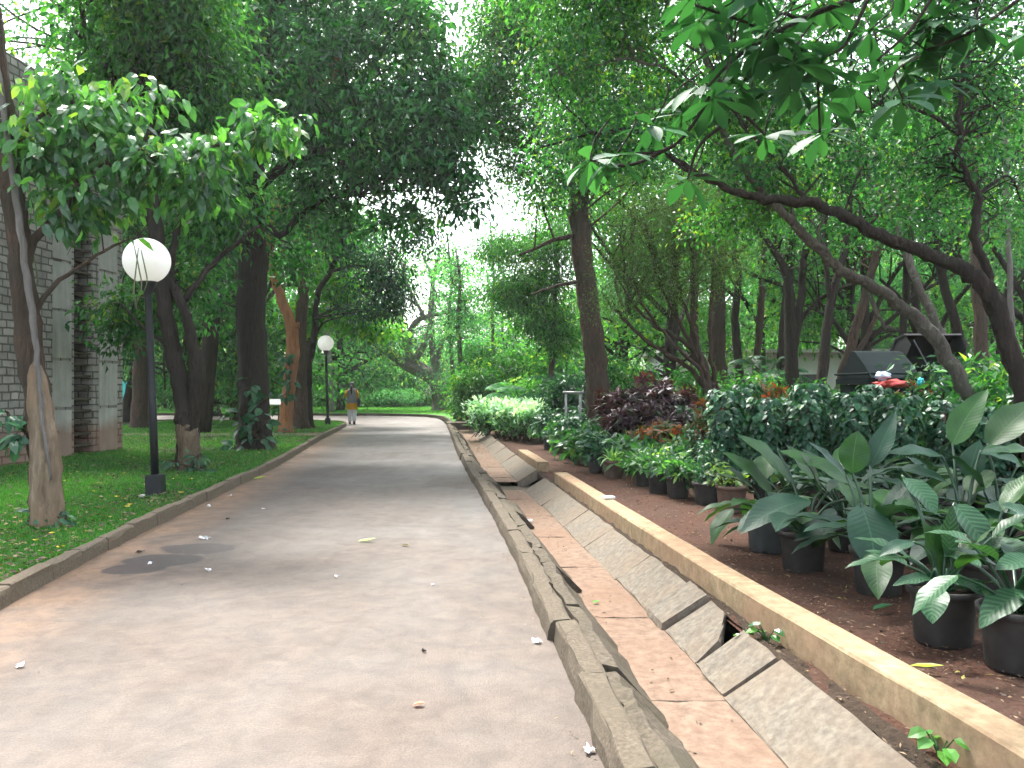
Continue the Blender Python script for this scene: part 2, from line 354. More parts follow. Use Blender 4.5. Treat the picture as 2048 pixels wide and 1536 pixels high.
    rr = ramp(t, [(.3, g3(.55)), (.7, g3(.85))], big); l.new(rr.outputs[0], b.inputs["Roughness"]); b.inputs["Specular IOR Level"].default_value = .45
    hh = N(t, 'ShaderNodeMath', op='ADD'); l.new(fine, hh.inputs[0]); l.new(noise(t, v, 22, 5, .7), hh.inputs[1]); bump(t, b, hh.outputs[0], .5, .008); return m
def m_ground(name, c1, c2, c3, s1=2.5, s2=40, rough=.95, bs=.8, bd=.02):
    m, t, n, b, l = newmat(name); v = coords(t)
    f1 = noise(t, v, s1, 6, .65, .4); f2 = noise(t, v, s2, 5, .7)
    k = mix(t, ramp(t, [(.4, g3(0)), (.62, g3(1))], f1).outputs[0], ramp(t, [(.3, c1), (.7, c2)], f2).outputs[0], c3)
    k = mix(t, .5, k, ramp(t, [(.3, g3(.6)), (.7, g3(1.3))], f2).outputs[0], 'MULTIPLY')
    l.new(k, b.inputs["Base Color"]); b.inputs["Roughness"].default_value = rough; b.inputs["Specular IOR Level"].default_value = .15
    bump(t, b, f2, bs, bd); return m
M['road'] = m_road()
M['soil'] = m_ground("soil", (.040, .020, .014), (.105, .052, .034), (.06, .034, .024), 1.2, 28)
M['soil_dark'] = m_ground("soil_dark", (.018, .013, .010), (.065, .045, .03), (.035, .026, .018), 3, 30)
M['turf'] = m_ground("turf", (.018, .04, .012), (.04, .085, .02), (.05, .045, .022), .8, 60)
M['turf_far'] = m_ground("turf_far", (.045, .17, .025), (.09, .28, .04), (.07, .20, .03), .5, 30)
M['concrete'] = m_ground("concrete", (.065, .053, .039), (.14, .115, .086), (.095, .08, .058), 3, 50, .9, .5, .008)
M['concrete_dark'] = m_ground("concrete_dark", (.06, .05, .038), (.135, .113, .086), (.095, .082, .058), 4, 40, .9, .9, .015)
M['slab'] = m_ground("slab_stone", (.105, .093, .074), (.165, .148, .12), (.15, .12, .09), 1.3, 18, .9, .35, .006)
M['drain'] = m_ground("drain_floor", (.135, .092, .066), (.20, .145, .108), (.165, .108, .075), .9, 12, .9, .35, .006)
M['kerb_pale'] = m_ground("kerb_pale", (.10, .082, .058), (.20, .165, .12), (.15, .12, .085), 3, 50, .9, .5, .008)
M['beam'] = m_ground("yellow_concrete", (.20, .150, .088), (.33, .255, .155), (.27, .175, .108), 1.1, 10, .85, .5, .006)
M['dirt_path'] = m_ground("dirt", (.13, .11, .07), (.2, .17, .12), (.12, .12, .07), 2, 30)

def sheet(name, rows, z, mat, ncol=10, noise_z=0.0, kind='structure', uvf=None, rng=None, pow_=1.0):
    """rows: (Y, x0, x1)"""
    V = []; U = []
    for Y, x0, x1 in rows:
        for j in range(ncol + 1):
            x = x0 + (x1 - x0) * (j / ncol) ** pow_; V.append((x, Y, z)); U.append((x - x0, Y) if uvf is None else uvf(x, Y))
    V = np.array(V); 
    if noise_z: V[:, 2] += (rng or np.random.default_rng(1)).normal(0, noise_z, len(V))
    i = np.arange(len(rows) - 1)[:, None] * (ncol + 1); j = np.arange(ncol)[None]
    q = np.stack([i + j, i + j + 1, i + ncol + 2 + j, i + ncol + 1 + j], -1).reshape(-1, 4)
    o = build(name, V, [q], mat, (0, 0, 0), None, np.array(U), True); tag(o, kind=kind); return o
sheet("ground", [(-60, -120, 120), (0, -120, 120), (60, -120, 120), (135, -120, 120)], -.32, M['turf'], 4)
uvr = lambda x, Y: (x - xl(Y), Y)
ys = list(np.arange(-6, 30.01, .75)); rows = [(Y, xl(Y) - .25, xb(Y) + .04) for Y in ys]
sheet("road", rows, 0.0, M['road'], 12, uvf=uvr)
rows = [(30.0, -7.6, -2.45), (31, -40, -2.5), (33, -60, -2.75), (35, -60, -3.0), (37, -60, -3.3), (39, -60, -3.7), (40.5, -60, -4.4), (41.6, -60, -5.6), (42.3, -60, -7.5), (42.6, -60, -12), (42.7, -60, -59)]
sheet("side_road", rows, 0.004, M['road'], 12, uvf=lambda x, Y: (6, 9))
# lawn on the left, with the rounded nose where the roads meet
rows = [(Y, -60, xl(Y) - .06) for Y in list(np.arange(-6, 31, 1.0)) + [31, 32, 32.6, 33.0, 33.4, 33.7, 33.9, 34.05]]
sheet("lawn", rows, .075, M['turf'], 14, .006, pow_=.5)
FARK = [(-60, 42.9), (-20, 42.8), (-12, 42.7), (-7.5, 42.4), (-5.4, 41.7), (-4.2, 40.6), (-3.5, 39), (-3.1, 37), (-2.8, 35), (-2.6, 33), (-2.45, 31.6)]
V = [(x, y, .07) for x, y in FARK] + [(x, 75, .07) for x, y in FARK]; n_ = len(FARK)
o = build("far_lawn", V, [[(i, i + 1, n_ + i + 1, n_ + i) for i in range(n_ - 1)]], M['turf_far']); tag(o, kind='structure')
rows = [(Y, -22, xl(Y) - .2) for Y in (23.3, 23.8, 24.2, 24.6)]; sheet("footpath", rows, .10, M['dirt_path'], 16, .008)
# right hand bed of red soil
def edgew(Y): return xb(Y) + 1.21
rng0 = np.random.default_rng(5)
rows = [(Y, edgew(Y), edgew(Y) + 60) for Y in list(np.arange(-6, 31, .3))]
sheet("planting_bed", rows, 0.0, M['soil'], 60, .012, rng=rng0, pow_=2.2)
sheet("woodland_floor", [(31, -2.45, 60), (36, -2.9, 60), (41, -4, 60), (75, -5, 60), (130, -60, 60)], .02, M['soil_dark'], 20, .02, rng=rng0)
rows = [(Y, xb(Y) + 1.222, xb(Y) + 1.34) for Y in np.arange(-2, 30, .15)]
sheet("debris_strip", rows, .016, M['soil_dark'], 4, .012, rng=rng0)
# drain floor, divided at the little cross step
rows = [(Y, xb(Y) + .44, xb(Y) + 1.02) for Y in np.arange(-3, 13.2, .2)]; sheet("drain_channel", rows, -.165, M['drain'], 6, .003, rng=rng0)
rows = [(Y, xb(Y) + .44, xb(Y) + 1.02) for Y in np.arange(13.75, 30.8, .25)]; sheet("drain_channel", rows, -.12, M['drain'], 6, .003, rng=rng0)
rows = [(Y, xb(Y) + .40, xb(Y) + 1.5) for Y in (13.0, 13.4, 13.8)]; sheet("drain_cross_gutter", rows, -.20, M['concrete_dark'], 6, .003, rng=rng0)
# joints between the bricks of the drain floor
g = G(); rj = np.random.default_rng(8)
for Y in list(np.arange(2.7, 13, 1.55)) + list(np.arange(14.5, 30, 1.9)):
    Y = Y + rj.normal(0, .08); zf = -.1645 if Y < 13.4 else -.1195; P = [(xb(Y) + .46 + t * .5, Y + rj.normal(0, .006), zf) for t in np.linspace(0, 1, 7)]
    tube(g, P, .002 + .002 * rj.random(7), 4, .3, rj)
tag(g.make("drain_joints", M['concrete_dark'], tone=False), kind='structure')

def stone(g, path0, path1, prof, rng, jit=.004, nsub=4, ch=0.0):
    """one long stone: profile (offset, z) swept from path point to path point; offset is added on x"""
    n = len(prof); V = []
    for k in range(nsub + 1):
        t = k / nsub; y = path0[1] + (path1[1] - path0[1]) * t; x = path0[0] + (path1[0] - path0[0]) * t
        for ox, z in prof: V.append((x + ox, y, z))
    V = np.array(V, float); V += rng.normal(0, jit, V.shape) * (1, .6, 1)
    i = np.arange(nsub)[:, None] * n; j = np.arange(n)[None]; k = (j + 1) % n
    q = np.stack([i + j, i + n + j, i + n + k, i + k], -1).reshape(-1, 4)
    c0 = V[:n].mean(0); c1 = V[-n:].mean(0); V = np.vstack([V, c0, c1]); e = len(V) - 2; s = nsub * n
    tr = [(j, (j + 1) % n, e) for j in range(n)] + [(s + (j + 1) % n, s + j, e + 1) for j in range(n)]
    g.add(V, q, tr)
# kerb right of the road and the left hand flank of the drain
rk = np.random.default_rng(11); g = G(); Y = -1.5
while Y < 30.6:
    L = rk.uniform(.75, 1.15) * (1 if Y < 12 else 1.4); Y1 = min(30.7, Y + L); dz = rk.normal(0, .006); dx = rk.normal(0, .007)
    stone(g, (xb(Y) + dx, Y + .008), (xb(Y1 - .01) + dx, Y1 - .008), [(0, -.2), (.03, .05), (.045, .108 + dz), (.055, .122 + dz), (.15, .124 + dz), (.17, .11 + dz), (.175, -.2)], rk, .0045, 6); Y = Y1
tag(g.make("kerb", M['concrete'], tone=False), kind='structure')
g = G(); Y = -1.5
while Y < 30.2:
    L = rk.uniform(.5, 1.3) * (1 if Y < 12 else 1.4); Y1 = min(30.3, Y + L); a = rk.normal(0, .012); b_ = rk.normal(0, .012); lift = rk.uniform(-.012, .012)
    stone(g, (xb(Y), Y + rk.uniform(0, .03)), (xb(Y1), Y1 - rk.uniform(0, .02)), [(.185, -.25), (.185, .085 + a), (.26 + a, .085 + a + lift), (.38 + b_, -.02 + b_), (.50 + b_, -.16), (.50, -.26)], rk, .009, 7); Y = Y1
tag(g.make("drain_flank", M['concrete_dark'], tone=False), kind='structure')
# kerb left of the road, and far kerb
def kerb_path(g, P, side, rng, h=.135, w=.12, L=.62):
    P = np.asarray(P, float); d = np.concatenate([[0], np.cumsum(np.linalg.norm(np.diff(P, axis=0), axis=1))]); s = 0
    while s < d[-1] - .1:
        e = min(d[-1], s + L * rng.uniform(.9, 1.1)); A = np.array([np.interp(s + .006, d, P[:, k]) for k in (0, 1)]); B = np.array([np.interp(e - .006, d, P[:, k]) for k in (0, 1)])
        T = (B - A) / np.linalg.norm(B - A); Nn = np.array((-T[1], T[0])) * side; dz = rng.normal(0, .006); off = rng.normal(0, .005); V = []
        prof = [(0, -.1), (.012, h * .6), (.016, h - .012 + dz), (.03, h + dz), (w - .015, h + dz), (w, h - .012 + dz), (w, -.1)]; n = len(prof); ns = 3
        for k in range(ns + 1):
            c = A + (B - A) * k / ns
            for ox, z in prof: q = c + Nn * (ox + off); V.append((q[0], q[1], z))
        V = np.array(V) + rng.normal(0, .0035, (len(V), 3)); i = np.arange(ns)[:, None] * n; j = np.arange(n)[None]; kk = (j + 1) % n
        q = np.stack([i + j, i + n + j, i + n + kk, i + kk], -1).reshape(-1, 4); c0 = V[:n].mean(0); c1 = V[-n:].mean(0); V = np.vstack([V, c0, c1]); ee = len(V) - 2; ss = ns * n
        g.add(V, q, [(j, (j + 1) % n, ee) for j in range(n)] + [(ss + (j + 1) % n, ss + j, ee + 1) for j in range(n)]); s = e
g = G(); kerb_path(g, [(xl(y), y) for y in list(np.arange(-2, 30, 1.0)) + [31, 32, 32.6, 33, 33.4, 33.7, 33.9]] + [(-9.5, 34.12), (-14, 34.2), (-40, 34.3)], 1, rk); tag(g.make("kerb", M['kerb_pale'], tone=False), kind='structure')
g = G(); kerb_path(g, FARK, 1, rk, .13, .14, .9); tag(g.make("kerb", M['concrete_dark'], tone=False), kind='structure')
# concrete lid over the end of the drain
g = G(); stone(g, (-2.50, 30.75), (-2.62, 31.9), [(0, -.2), (0, .13), (.02, .15), (1.28, .15), (1.3, .13), (1.3, -.2)], rk, .004, 4)
tag(g.make("drain_cover", M['slab'], tone=False), "pale flat concrete cover bridging the far end of the drain", "drain cover")

# sloping slabs on the right of the drain, each a stone of its own
SL = [(1.9, 3.02), (3.04, 4.28), (4.32, 4.78), (4.84, 5.46), (5.5, 5.86), (5.9, 6.9), (6.94, 8.27), (8.31, 9.52), (9.56, 11.2), (11.24, 12.0 + .9)]
SF = [(13.72, 15.2), (15.25, 16.9), (16.95, 19.0), (19.05, 21.5), (21.55, 24.4), (24.45, 27.3), (27.35, 30.2)]
lab = ["long grey sloping drain slab cut off by the picture's bottom edge", "long grey sloping drain slab directly above the one at the bottom edge",
       "square grey drain slab with a jagged lower edge beside the weed at the yellow edging", "broken drain slab with a rounded outer corner", "narrow pale drain slab tilted up over its neighbours",
       "wide drain slab just beyond the narrow tilted one", "drain slab level with the hand-sized gap in the kerb, second beyond the tilted one", "drain slab third beyond the narrow tilted one",
       "drain slab next to the start of the near yellow edging", "small drain slab on the near side of the cross gutter"]
labf = ["weathered drain slab showing its end face at the cross gutter"] + ["drain slab number %s beyond the cross gutter, leading up to the potted shrubs" % s for s in ("two", "three", "four", "five", "six")] + ["farthest drain slab beside the concrete cover"]
for k, (a, b_) in enumerate(SL + SF):
    g = G(); far = a > 13; near = not far; z0 = -.15 if near else -.11; z1 = .045 if near else .085; tw = rk.normal(0, .006)
    wo, wi = 1.215 + rk.normal(0, .008), .90 + rk.normal(0, .008); th = .07 if near else .16; lift = .035 if k == 4 else 0
    prof = [(wi, z0 - th), (wi - .005, z0 - .008 + tw), (wi + .008, z0 + tw + lift), (wo - .01, z1 + lift + tw), (wo, z1 - .012 + lift), (wo + .01, z1 - th)]
    stone(g, (xb(a), a - .012), (xb(b_), b_ + .008), prof, rk, .004, 7)
    if k == 3:      # broken outer corner
        V = g.V[0]; m_ = (V[:, 1] < a + .36) & (V[:, 0] > xb(a) + 1.1); V[m_, 0] -= (a + .36 - V[m_, 1]) * .42; V[m_, 2] -= (a + .36 - V[m_, 1]) * .2
    V = g.V[0]; c = V.mean(0).copy(); c[2] = z0
    tag(g.make("drain_slab", M['slab'], c, tone=False), (lab + labf)[k], "drain slab", "sloping slabs lining the drain")
# yellow edging beams
def beam(pts, label, z=.18, dz=0.0, wd=.2):
    g = G()
    for k in range(len(pts) - 1):
        pass
    P = np.array(pts, float); n = len(P); prof = [(0, -.05), (0, z - .012 + dz), (.012, z + dz), (wd - .012, z + dz), (wd, z - .012 + dz), (wd, -.05)]; V = []
    for i in range(n):
        for ox, zz in prof: V.append((P[i][0] + ox, P[i][1], zz))
    V = np.array(V) + rk.normal(0, .0022, (len(V), 3)); m_ = len(prof); i = np.arange(n - 1)[:, None] * m_; j = np.arange(m_)[None]; kk = (j + 1) % m_
    q = np.stack([i + j, i + m_ + j, i + m_ + kk, i + kk], -1).reshape(-1, 4); c0 = V[:m_].mean(0); c1 = V[-m_:].mean(0); V = np.vstack([V, c0, c1]); e = len(V) - 2; s = (n - 1) * m_
    g.add(V, q, [(j, (j + 1) % m_, e) for j in range(m_)] + [(s + (j + 1) % m_, s + j, e + 1) for j in range(m_)])
    tag(g.make("edging_beam", M['beam'], (P[0][0], P[0][1], 0), tone=False), label, "edging", "yellow concrete edging beams")
def bx_(Y): return float(np.interp(Y, (0, 2.9, 3.41, 5.41, 12.4, 17), (2.22, 1.83, 1.76, 1.465, .667, .135)))
beam([(bx_(y) - .012, y) for y in np.linspace(1.2, 5.43, 9)], "nearest yellow concrete edging beam between the drain slabs and the soil", dz=.008)
beam([(bx_(y), y) for y in np.linspace(5.45, 12.45, 12)], "long middle yellow edging beam with a white scrap lying on it")
beam([(bx_(y), y) for y in np.linspace(14.2, 17.0, 5)], "short separate yellow edging beam beyond the gap")
c = gp(1217, 996, .19); g = G(); box(g, (c[0], c[1], .2), (.13, .1, .022), .3)
tag(g.make("white_scrap", flat("white_scrap", (.75, .75, .72), .6, .08), c, tone=False), "small white scrap lying on top of the yellow edging", "scrap")
# ---------------------------------------------------------------- grass, weeds, litter (uncountable)
def rand_in(rng, n, y0, y1, xf0, xf1, pw=1.0):
    Y = y0 + (y1 - y0) * rng.random(n) ** pw; a = np.array([xf0(y) for y in Y]); b = np.array([xf1(y) for y in Y]); return a + (b - a) * rng.random(n), Y
rg = np.random.default_rng(21); g = G()
for n, y0, y1, L, W in ((70000, 4.6, 11, .05, .006), (60000, 10, 20, .06, .010), (40000, 19, 34, .07, .018)):
    n = int(n * DEN); x, Y = rand_in(rg, n, y0, y1, lambda y: max(-.70 * y, -14.5), lambda y: xl(y) - .13)
    bare = (np.sin(x * 1.7 + Y * .6) + np.sin(Y * 1.3 - x * .8) + rg.normal(0, .5, n)) > -1.3; x, Y = x[bare], Y[bare]; n = len(x)
    P = np.stack([x, Y, np.full(n, .07)], 1); D = rg.normal(size=(n, 3)) * (.6, .6, .2) + (0, 0, .75)
    tone = np.stack([np.clip(.5 + .25 * np.sin(x * .9 + 1) * np.sin(Y * .7) + rg.normal(0, .2, n), 0, 1), (rg.random(n) < .06) * .7], 1)
    put_leaves(g, P, D, rg.normal(size=(n, 3)), L * rg.uniform(.5, 1.4, n), W * rg.uniform(.7, 1.3, n), tone, False, .2, .0)
tag(g.make("grass", M['grass']), "short green grass covering the lawn left of the road", "grass", kind='stuff')
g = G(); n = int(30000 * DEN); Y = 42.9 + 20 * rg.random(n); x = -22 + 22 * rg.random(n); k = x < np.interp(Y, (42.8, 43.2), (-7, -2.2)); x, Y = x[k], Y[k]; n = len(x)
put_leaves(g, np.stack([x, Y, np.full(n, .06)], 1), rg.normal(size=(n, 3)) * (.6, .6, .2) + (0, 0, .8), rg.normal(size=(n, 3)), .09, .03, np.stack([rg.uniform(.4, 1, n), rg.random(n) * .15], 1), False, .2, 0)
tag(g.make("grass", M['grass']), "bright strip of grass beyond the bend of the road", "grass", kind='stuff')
g = G(); n = int(14000 * DEN); x, Y = rand_in(rg, n, 2.4, 16, lambda y: xb(y) + 1.24, lambda y: max(xb(y) + 3, y * .66), .8)
k = ~((x > np.array([bx_(y) for y in Y]) - .02) & (x < np.array([bx_(y) for y in Y]) + .22)); x, Y = x[k], Y[k]; n = len(x)
put_leaves(g, np.stack([x, Y, np.full(n, .018) + rg.random(n) * .012], 1), rg.normal(size=(n, 3)) * (1, 1, .12), rg.normal(size=(n, 3)) * .25 + (0, 0, 1), rg.uniform(.006, .03, n) + .05 * rg.random(n) ** 5, rg.uniform(.005, .014, n) + .02 * rg.random(n) ** 5,
           np.stack([rg.random(n) ** 3.0, (rg.random(n) < .015) * .8], 1), False, .1)
tag(g.make("leaf_litter", M['litter']), "brown dry leaf litter strewn over the red soil", "leaf litter", kind='stuff')
g = G(); n = 5000; x, Y = rand_in(rg, n, 5, 26, lambda y: max(-.70 * y, -12), lambda y: xl(y) - .15)
put_leaves(g, np.stack([x, Y, np.full(n, .10) + rg.random(n) * .015], 1), rg.normal(size=(n, 3)) * (1, 1, .2), rg.normal(size=(n, 3)) * .3 + (0, 0, 1), rg.uniform(.03, .09, n), rg.uniform(.015, .04, n), np.stack([rg.random(n), (rg.random(n) < .1) * .8], 1), False, .1)
tag(g.make("leaf_litter", M['litter']), "dry fallen leaves strewn through the lawn left of the road", "leaf litter", kind='stuff')
g = G(); n = 1500; Y = rg.uniform(2, 30, n); x = np.array([xb(y) for y in Y]) + rg.uniform(.47, .95, n)
k = rg.random(n) < np.where(Y > 14, .8, .25); x, Y = x[k], Y[k]; n = len(x); z = np.where(Y > 13.5, -.112, -.158)
put_leaves(g, np.stack([x, Y, z], 1), rg.normal(size=(n, 3)) * (1, 1, .1), (0, 0, 1) + rg.normal(size=(n, 3)) * .2, rg.uniform(.01, .05, n), rg.uniform(.006, .02, n), np.stack([rg.random(n) * .6, rg.random(n) * .1], 1), False, .1)
tag(g.make("drain_litter", M['litter']), "dry leaf bits lying in the drain", "leaf litter", kind='stuff')
g = G(); n = 300; Y = rg.uniform(3, 34, n); lft = rg.random(n) < .6; x = np.where(lft, [xl(y) + abs(rg.normal(0, .35)) + .03 for y in Y], [rg.uniform(xl(y), xb(y)) for y in Y])
put_leaves(g, np.stack([x, Y, np.full(n, .012)], 1), rg.normal(size=(n, 3)) * (1, 1, .1), (0, 0, 1) + rg.normal(size=(n, 3)) * .2, rg.uniform(.008, .03, n), rg.uniform(.005, .012, n), np.stack([rg.random(n) ** 2, rg.random(n) * .2], 1), False, .1)
n = 900; Y = rg.uniform(2.5, 28, n); sd_ = rg.random(n) < .5; x = np.where(sd_, [xl(y) + .02 + abs(rg.normal(0, .06)) for y in Y], [xb(y) - .01 - abs(rg.normal(0, .05)) for y in Y])
put_leaves(g, np.stack([x, Y, np.full(n, .012)], 1), rg.normal(size=(n, 3)) * (1, 1, .1), (0, 0, 1) + rg.normal(size=(n, 3)) * .3, rg.uniform(.006, .028, n), rg.uniform(.004, .012, n), np.stack([rg.random(n) ** 2, rg.random(n) * .15], 1), False, .1)
tag(g.make("grit", M['litter']), "tiny scraps of dry leaf scattered on the asphalt", "leaf litter", kind='stuff')

# ---------------------------------------------------------------- fallen blossoms and leaves on the road: things
M['petal'] = flat("petal_white", (.80, .80, .80), .6, .06, 60, 0, 0)
M['yellow'] = flat("petal_yellow", (.70, .55, .05), .6, .1, 60, 0, 0)
M['drypod'] = flat("dry_pod", (.05, .035, .025), .8, .4, 60)
def scrap(name, px, py, s, mat, label, cat, seed, zc=0.0, group=None, flatk=.45, n=9):
    r = np.random.default_rng(seed); c = gp(px, py, zc); L = s; g = G()
    for i in range(n):
        a = r.uniform(0, 6.28); el = r.uniform(.1, 1.1) * (1 if flatk > .3 else .15); D = np.array([[math.cos(a) * math.cos(el), math.sin(a) * math.cos(el), math.sin(el)]])
        put_leaves(g, c + np.array([[*(r.normal(0, s * .16, 2)), .008]]), D, r.normal(size=(1, 3)) * .6 + (0, 0, 1), L * r.uniform(.35, .6), L * r.uniform(.25, .45), np.array([[.5, 0]]), True, .35, .3)
    return tag(g.make(name, mat, c), label, cat, group)
FB = [(1177, 1505, .055, "white blossom at the foot of the kerb near the picture's bottom edge"), (1073, 1287, .065, "largest crumpled white blossom on the road, beside the kerb"), (674, 1155, .05, "white blossom alone in the middle of the road"),
      (866, 1171, .03, "tiny white blossom on the road right of the lone middle one"), (418, 1143, .05, "white blossom on the road below the damp patch"), (408, 1079, .09, "white blossom at the upper edge of the damp patch"),
      (299, 1128, .04, "pinkish white blossom on the damp patch's left end"), (417, 1014, .07, "white blossom near the left kerb above the dark pod"), (461, 993, .05, "small white blossom beside the left kerb by the yellow leaf"),
      (283, 995, .09, "white blossom in the grass at the foot of the near lamp"), (1057, 1044, .09, "white crumpled blossom lying in the drain"), (527, 1019, .04, "small pale blossom in the road level with the near lamp's foot"),
      (42, 1335, .05, "faded blossom on the dusty left part of the road")]
for i, (x, y, s, lb) in enumerate(FB): scrap("fallen_blossom", x, y, s, M['petal'], lb, "blossom", 100 + i, -.15 if x == 1057 else (.08 if x == 283 else 0), "fallen white blossoms")
scrap("seed_pod", 280, 1106, .07, M['drypod'], "dark dry husk with white flecks beside the left kerb", "husk", 130)
scrap("seed_pod", 456, 1040, .06, M['drypod'], "dark dry husk in the road above the damp patch", "husk", 131)
scrap("seed_pod", 848, 1305, .035, M['drypod'], "small brown husk in the middle of the near road", "husk", 132)
def ground_leaf(px, py, L, W, a, mat, label, seed, zc=.005, tone=(.6, 0)):
    g = G(); c = gp(px, py, zc); put_leaves(g, c[None] + (0, 0, .004), np.array([[math.cos(a), math.sin(a), .04]]), np.array([[.15, .1, 1]]), L, W, np.array([tone]), True, -.12, .25)
    tag(g.make("fallen_leaf", mat, c), label, "leaf", "fallen leaves")
ground_leaf(716, 1083, .17, .05, .1, M['lf_strap'], "pale green leaf lying in the middle of the road", 1, tone=(.9, .3))
ground_leaf(803, 1091, .09, .04, -.4, M['litter'], "small brown leaf right of the pale green one", 2, tone=(.8, .3))
ground_leaf(825, 1412, .06, .035, .2, M['lf_croton'], "orange brown leaf scrap on the near road", 3, tone=(.9, 0))
ground_leaf(506, 958, .2, .08, .3, M['lf_strap'], "pale yellow leaf beside the left kerb", 4, tone=(.9, .9))
ground_leaf(1820, 1332, .16, .05, -.5, M['lf_strap'], "yellow leaf on the soil behind the near edging beam", 5, .02, (.9, 1))
ground_leaf(1185, 1206, .06, .035, .3, M['lf_light'], "small green leaf lying in the drain", 6, -.155, (.6, 0))
ground_leaf(1745, 1220, .16, .07, .2, M['lf_blue'], "green leaf on the soil in front of the large-leaved pots", 7, .02, (.8, 0))
g = G(); n = 80; Y = rg.uniform(6, 22, n); x = np.array([rg.uniform(-.62 * y, xl(y) - .2) for y in Y])
for i in range(26):
    Y_ = float(rg.uniform(7, 19)); X_ = float(rg.uniform(max(-.6 * Y_, xl(Y_) - 3.5), xl(Y_) - .25)); g = G(); c = np.array((X_, Y_, .10)); a = rg.uniform(0, 6.28, 4)
    put_leaves(g, np.repeat(c[None], 4, 0), np.stack([np.cos(a), np.sin(a), np.full(4, .3)], 1), np.array([[0, 0, 1.0]] * 4) + rg.normal(0, .3, (4, 3)), .045, .03, np.array([[.5, 0]] * 4), True, .1)
    tag(g.make("fallen_petal", M['yellow'], c), "tiny yellow flower fallen in the grass left of the road", "petal", "yellow flowers fallen in the grass")

# ---------------------------------------------------------------- stone tower on the left
def m_stonewall():
    m, t, n, b, l = newmat("stone_wall"); v = coords(t, kind="UV")
    br = N(t, "ShaderNodeTexBrick"); br.offset = .5; br.squash = .7; br.squash_frequency = 3
    wn = N(t, "ShaderNodeTexNoise", Scale=2.2, Detail=3.0); l.new(v, wn.inputs["Vector"]); vm = N(t, "ShaderNodeVectorMath"); vm.operation = 'MULTIPLY_ADD'
    l.new(wn.outputs["Color"], vm.inputs[0]); vm.inputs[1].default_value = (.09, .07, 0); l.new(v, vm.inputs[2]); l.new(vm.outputs[0], br.inputs["Vector"])
    for k_, q in (("Color1", (.46, .425, .37, 1)), ("Color2", (.28, .26, .23, 1)), ("Mortar", (.13, .12, .10, 1)), ("Scale", 1.0), ("Mortar Size", .018), ("Mortar Smooth", .3), ("Bias", -.1), ("Brick Width", .30), ("Row Height", .145)): br.inputs[k_].default_value = q
    vo = coords(t); f = noise(t, vo, 3, 6, .7); k = mix(t, .6, br.outputs[0], ramp(t, [(.3, g3(.5)), (.7, g3(1.3))], f).outputs[0], 'MULTIPLY')
    sx = N(t, "ShaderNodeSeparateXYZ"); tc = N(t, "ShaderNodeTexCoord"); l.new(tc.outputs["Object"], sx.inputs[0])
    hz = N(t, "ShaderNodeMath", op='MULTIPLY_ADD'); l.new(noise(t, vo, 1.5, 3), hz.inputs[0]); hz.inputs[1].default_value = .5; l.new(sx.outputs[2], hz.inputs[2])
    st = ramp(t, [(.78 / 2, g3(.85)), (1.12 / 2, g3(0))]); h2 = N(t, "ShaderNodeMath", op='MULTIPLY'); h2.inputs[1].default_value = .5; l.new(hz.outputs[0], h2.inputs[0]); l.new(h2.outputs[0], st.inputs[0])
    k = mix(t, st.outputs[0], k, mix(t, .65, k, (.26, .10, .05)))
    l.new(k, b.inputs["Base Color"]); b.inputs["Roughness"].default_value = .9
    hh = N(t, "ShaderNodeMath", op='MULTIPLY_ADD'); l.new(br.outputs["Fac"], hh.inputs[0]); hh.inputs[1].default_value = -1.0; l.new(f, hh.inputs[2]); bump(t, b, hh.outputs[0], 1, .04); return m
def m_panel():
    m, t, n, b, l = newmat("grey_panel"); vo = coords(t); f = noise(t, vo, 2.2, 6, .65); f2 = noise(t, coords(t, (6, 6, .7)), 1.2, 4, .6)
    k = ramp(t, [(.3, (.40, .39, .35)), (.7, (.56, .545, .49))], f); k = mix(t, .5, k.outputs[0], ramp(t, [(.3, g3(.6)), (.7, g3(1.2))], f2).outputs[0], 'MULTIPLY')
    sx = N(t, "ShaderNodeSeparateXYZ"); tc = N(t, "ShaderNodeTexCoord"); l.new(tc.outputs["Object"], sx.inputs[0])
    hz = N(t, "ShaderNodeMath", op='MULTIPLY_ADD'); l.new(noise(t, vo, 1.8, 3), hz.inputs[0]); hz.inputs[1].default_value = .5; l.new(sx.outputs[2], hz.inputs[2])
    h2 = N(t, "ShaderNodeMath", op='MULTIPLY'); h2.inputs[1].default_value = .5; l.new(hz.outputs[0], h2.inputs[0]); st = ramp(t, [(.40, g3(.95)), (.56, g3(0))], h2.outputs[0])
    k = mix(t, st.outputs[0], k, mix(t, .65, k, (.28, .11, .055))); l.new(k, b.inputs["Base Color"]); b.inputs["Roughness"].default_value = .85; bump(t, b, f, .3, .01); return m
M['stonewall'] = m_stonewall(); M['panel'] = m_panel()
M['void'] = flat("dark_interior", (.012, .011, .010), .9, .2)
A_ = gp(245, 905, 0)[:2]; B_ = gp(66, 930, 0)[:2] + (-.0, -.4); HT = 7.4
dirv = unit(A_ - B_); nrm = np.array((dirv[1], -dirv[0]))          # nrm faces the camera
LW = np.linalg.norm(A_ - B_)
bt = thing("stone_tower", "grey stone tower with smooth panels and a slatted vertical slot at the left edge", "building", (A_[0], A_[1], 0))
def wallpt(s, out, z): p = A_ - dirv * s + nrm * out; return np.array((p[0], p[1], z))
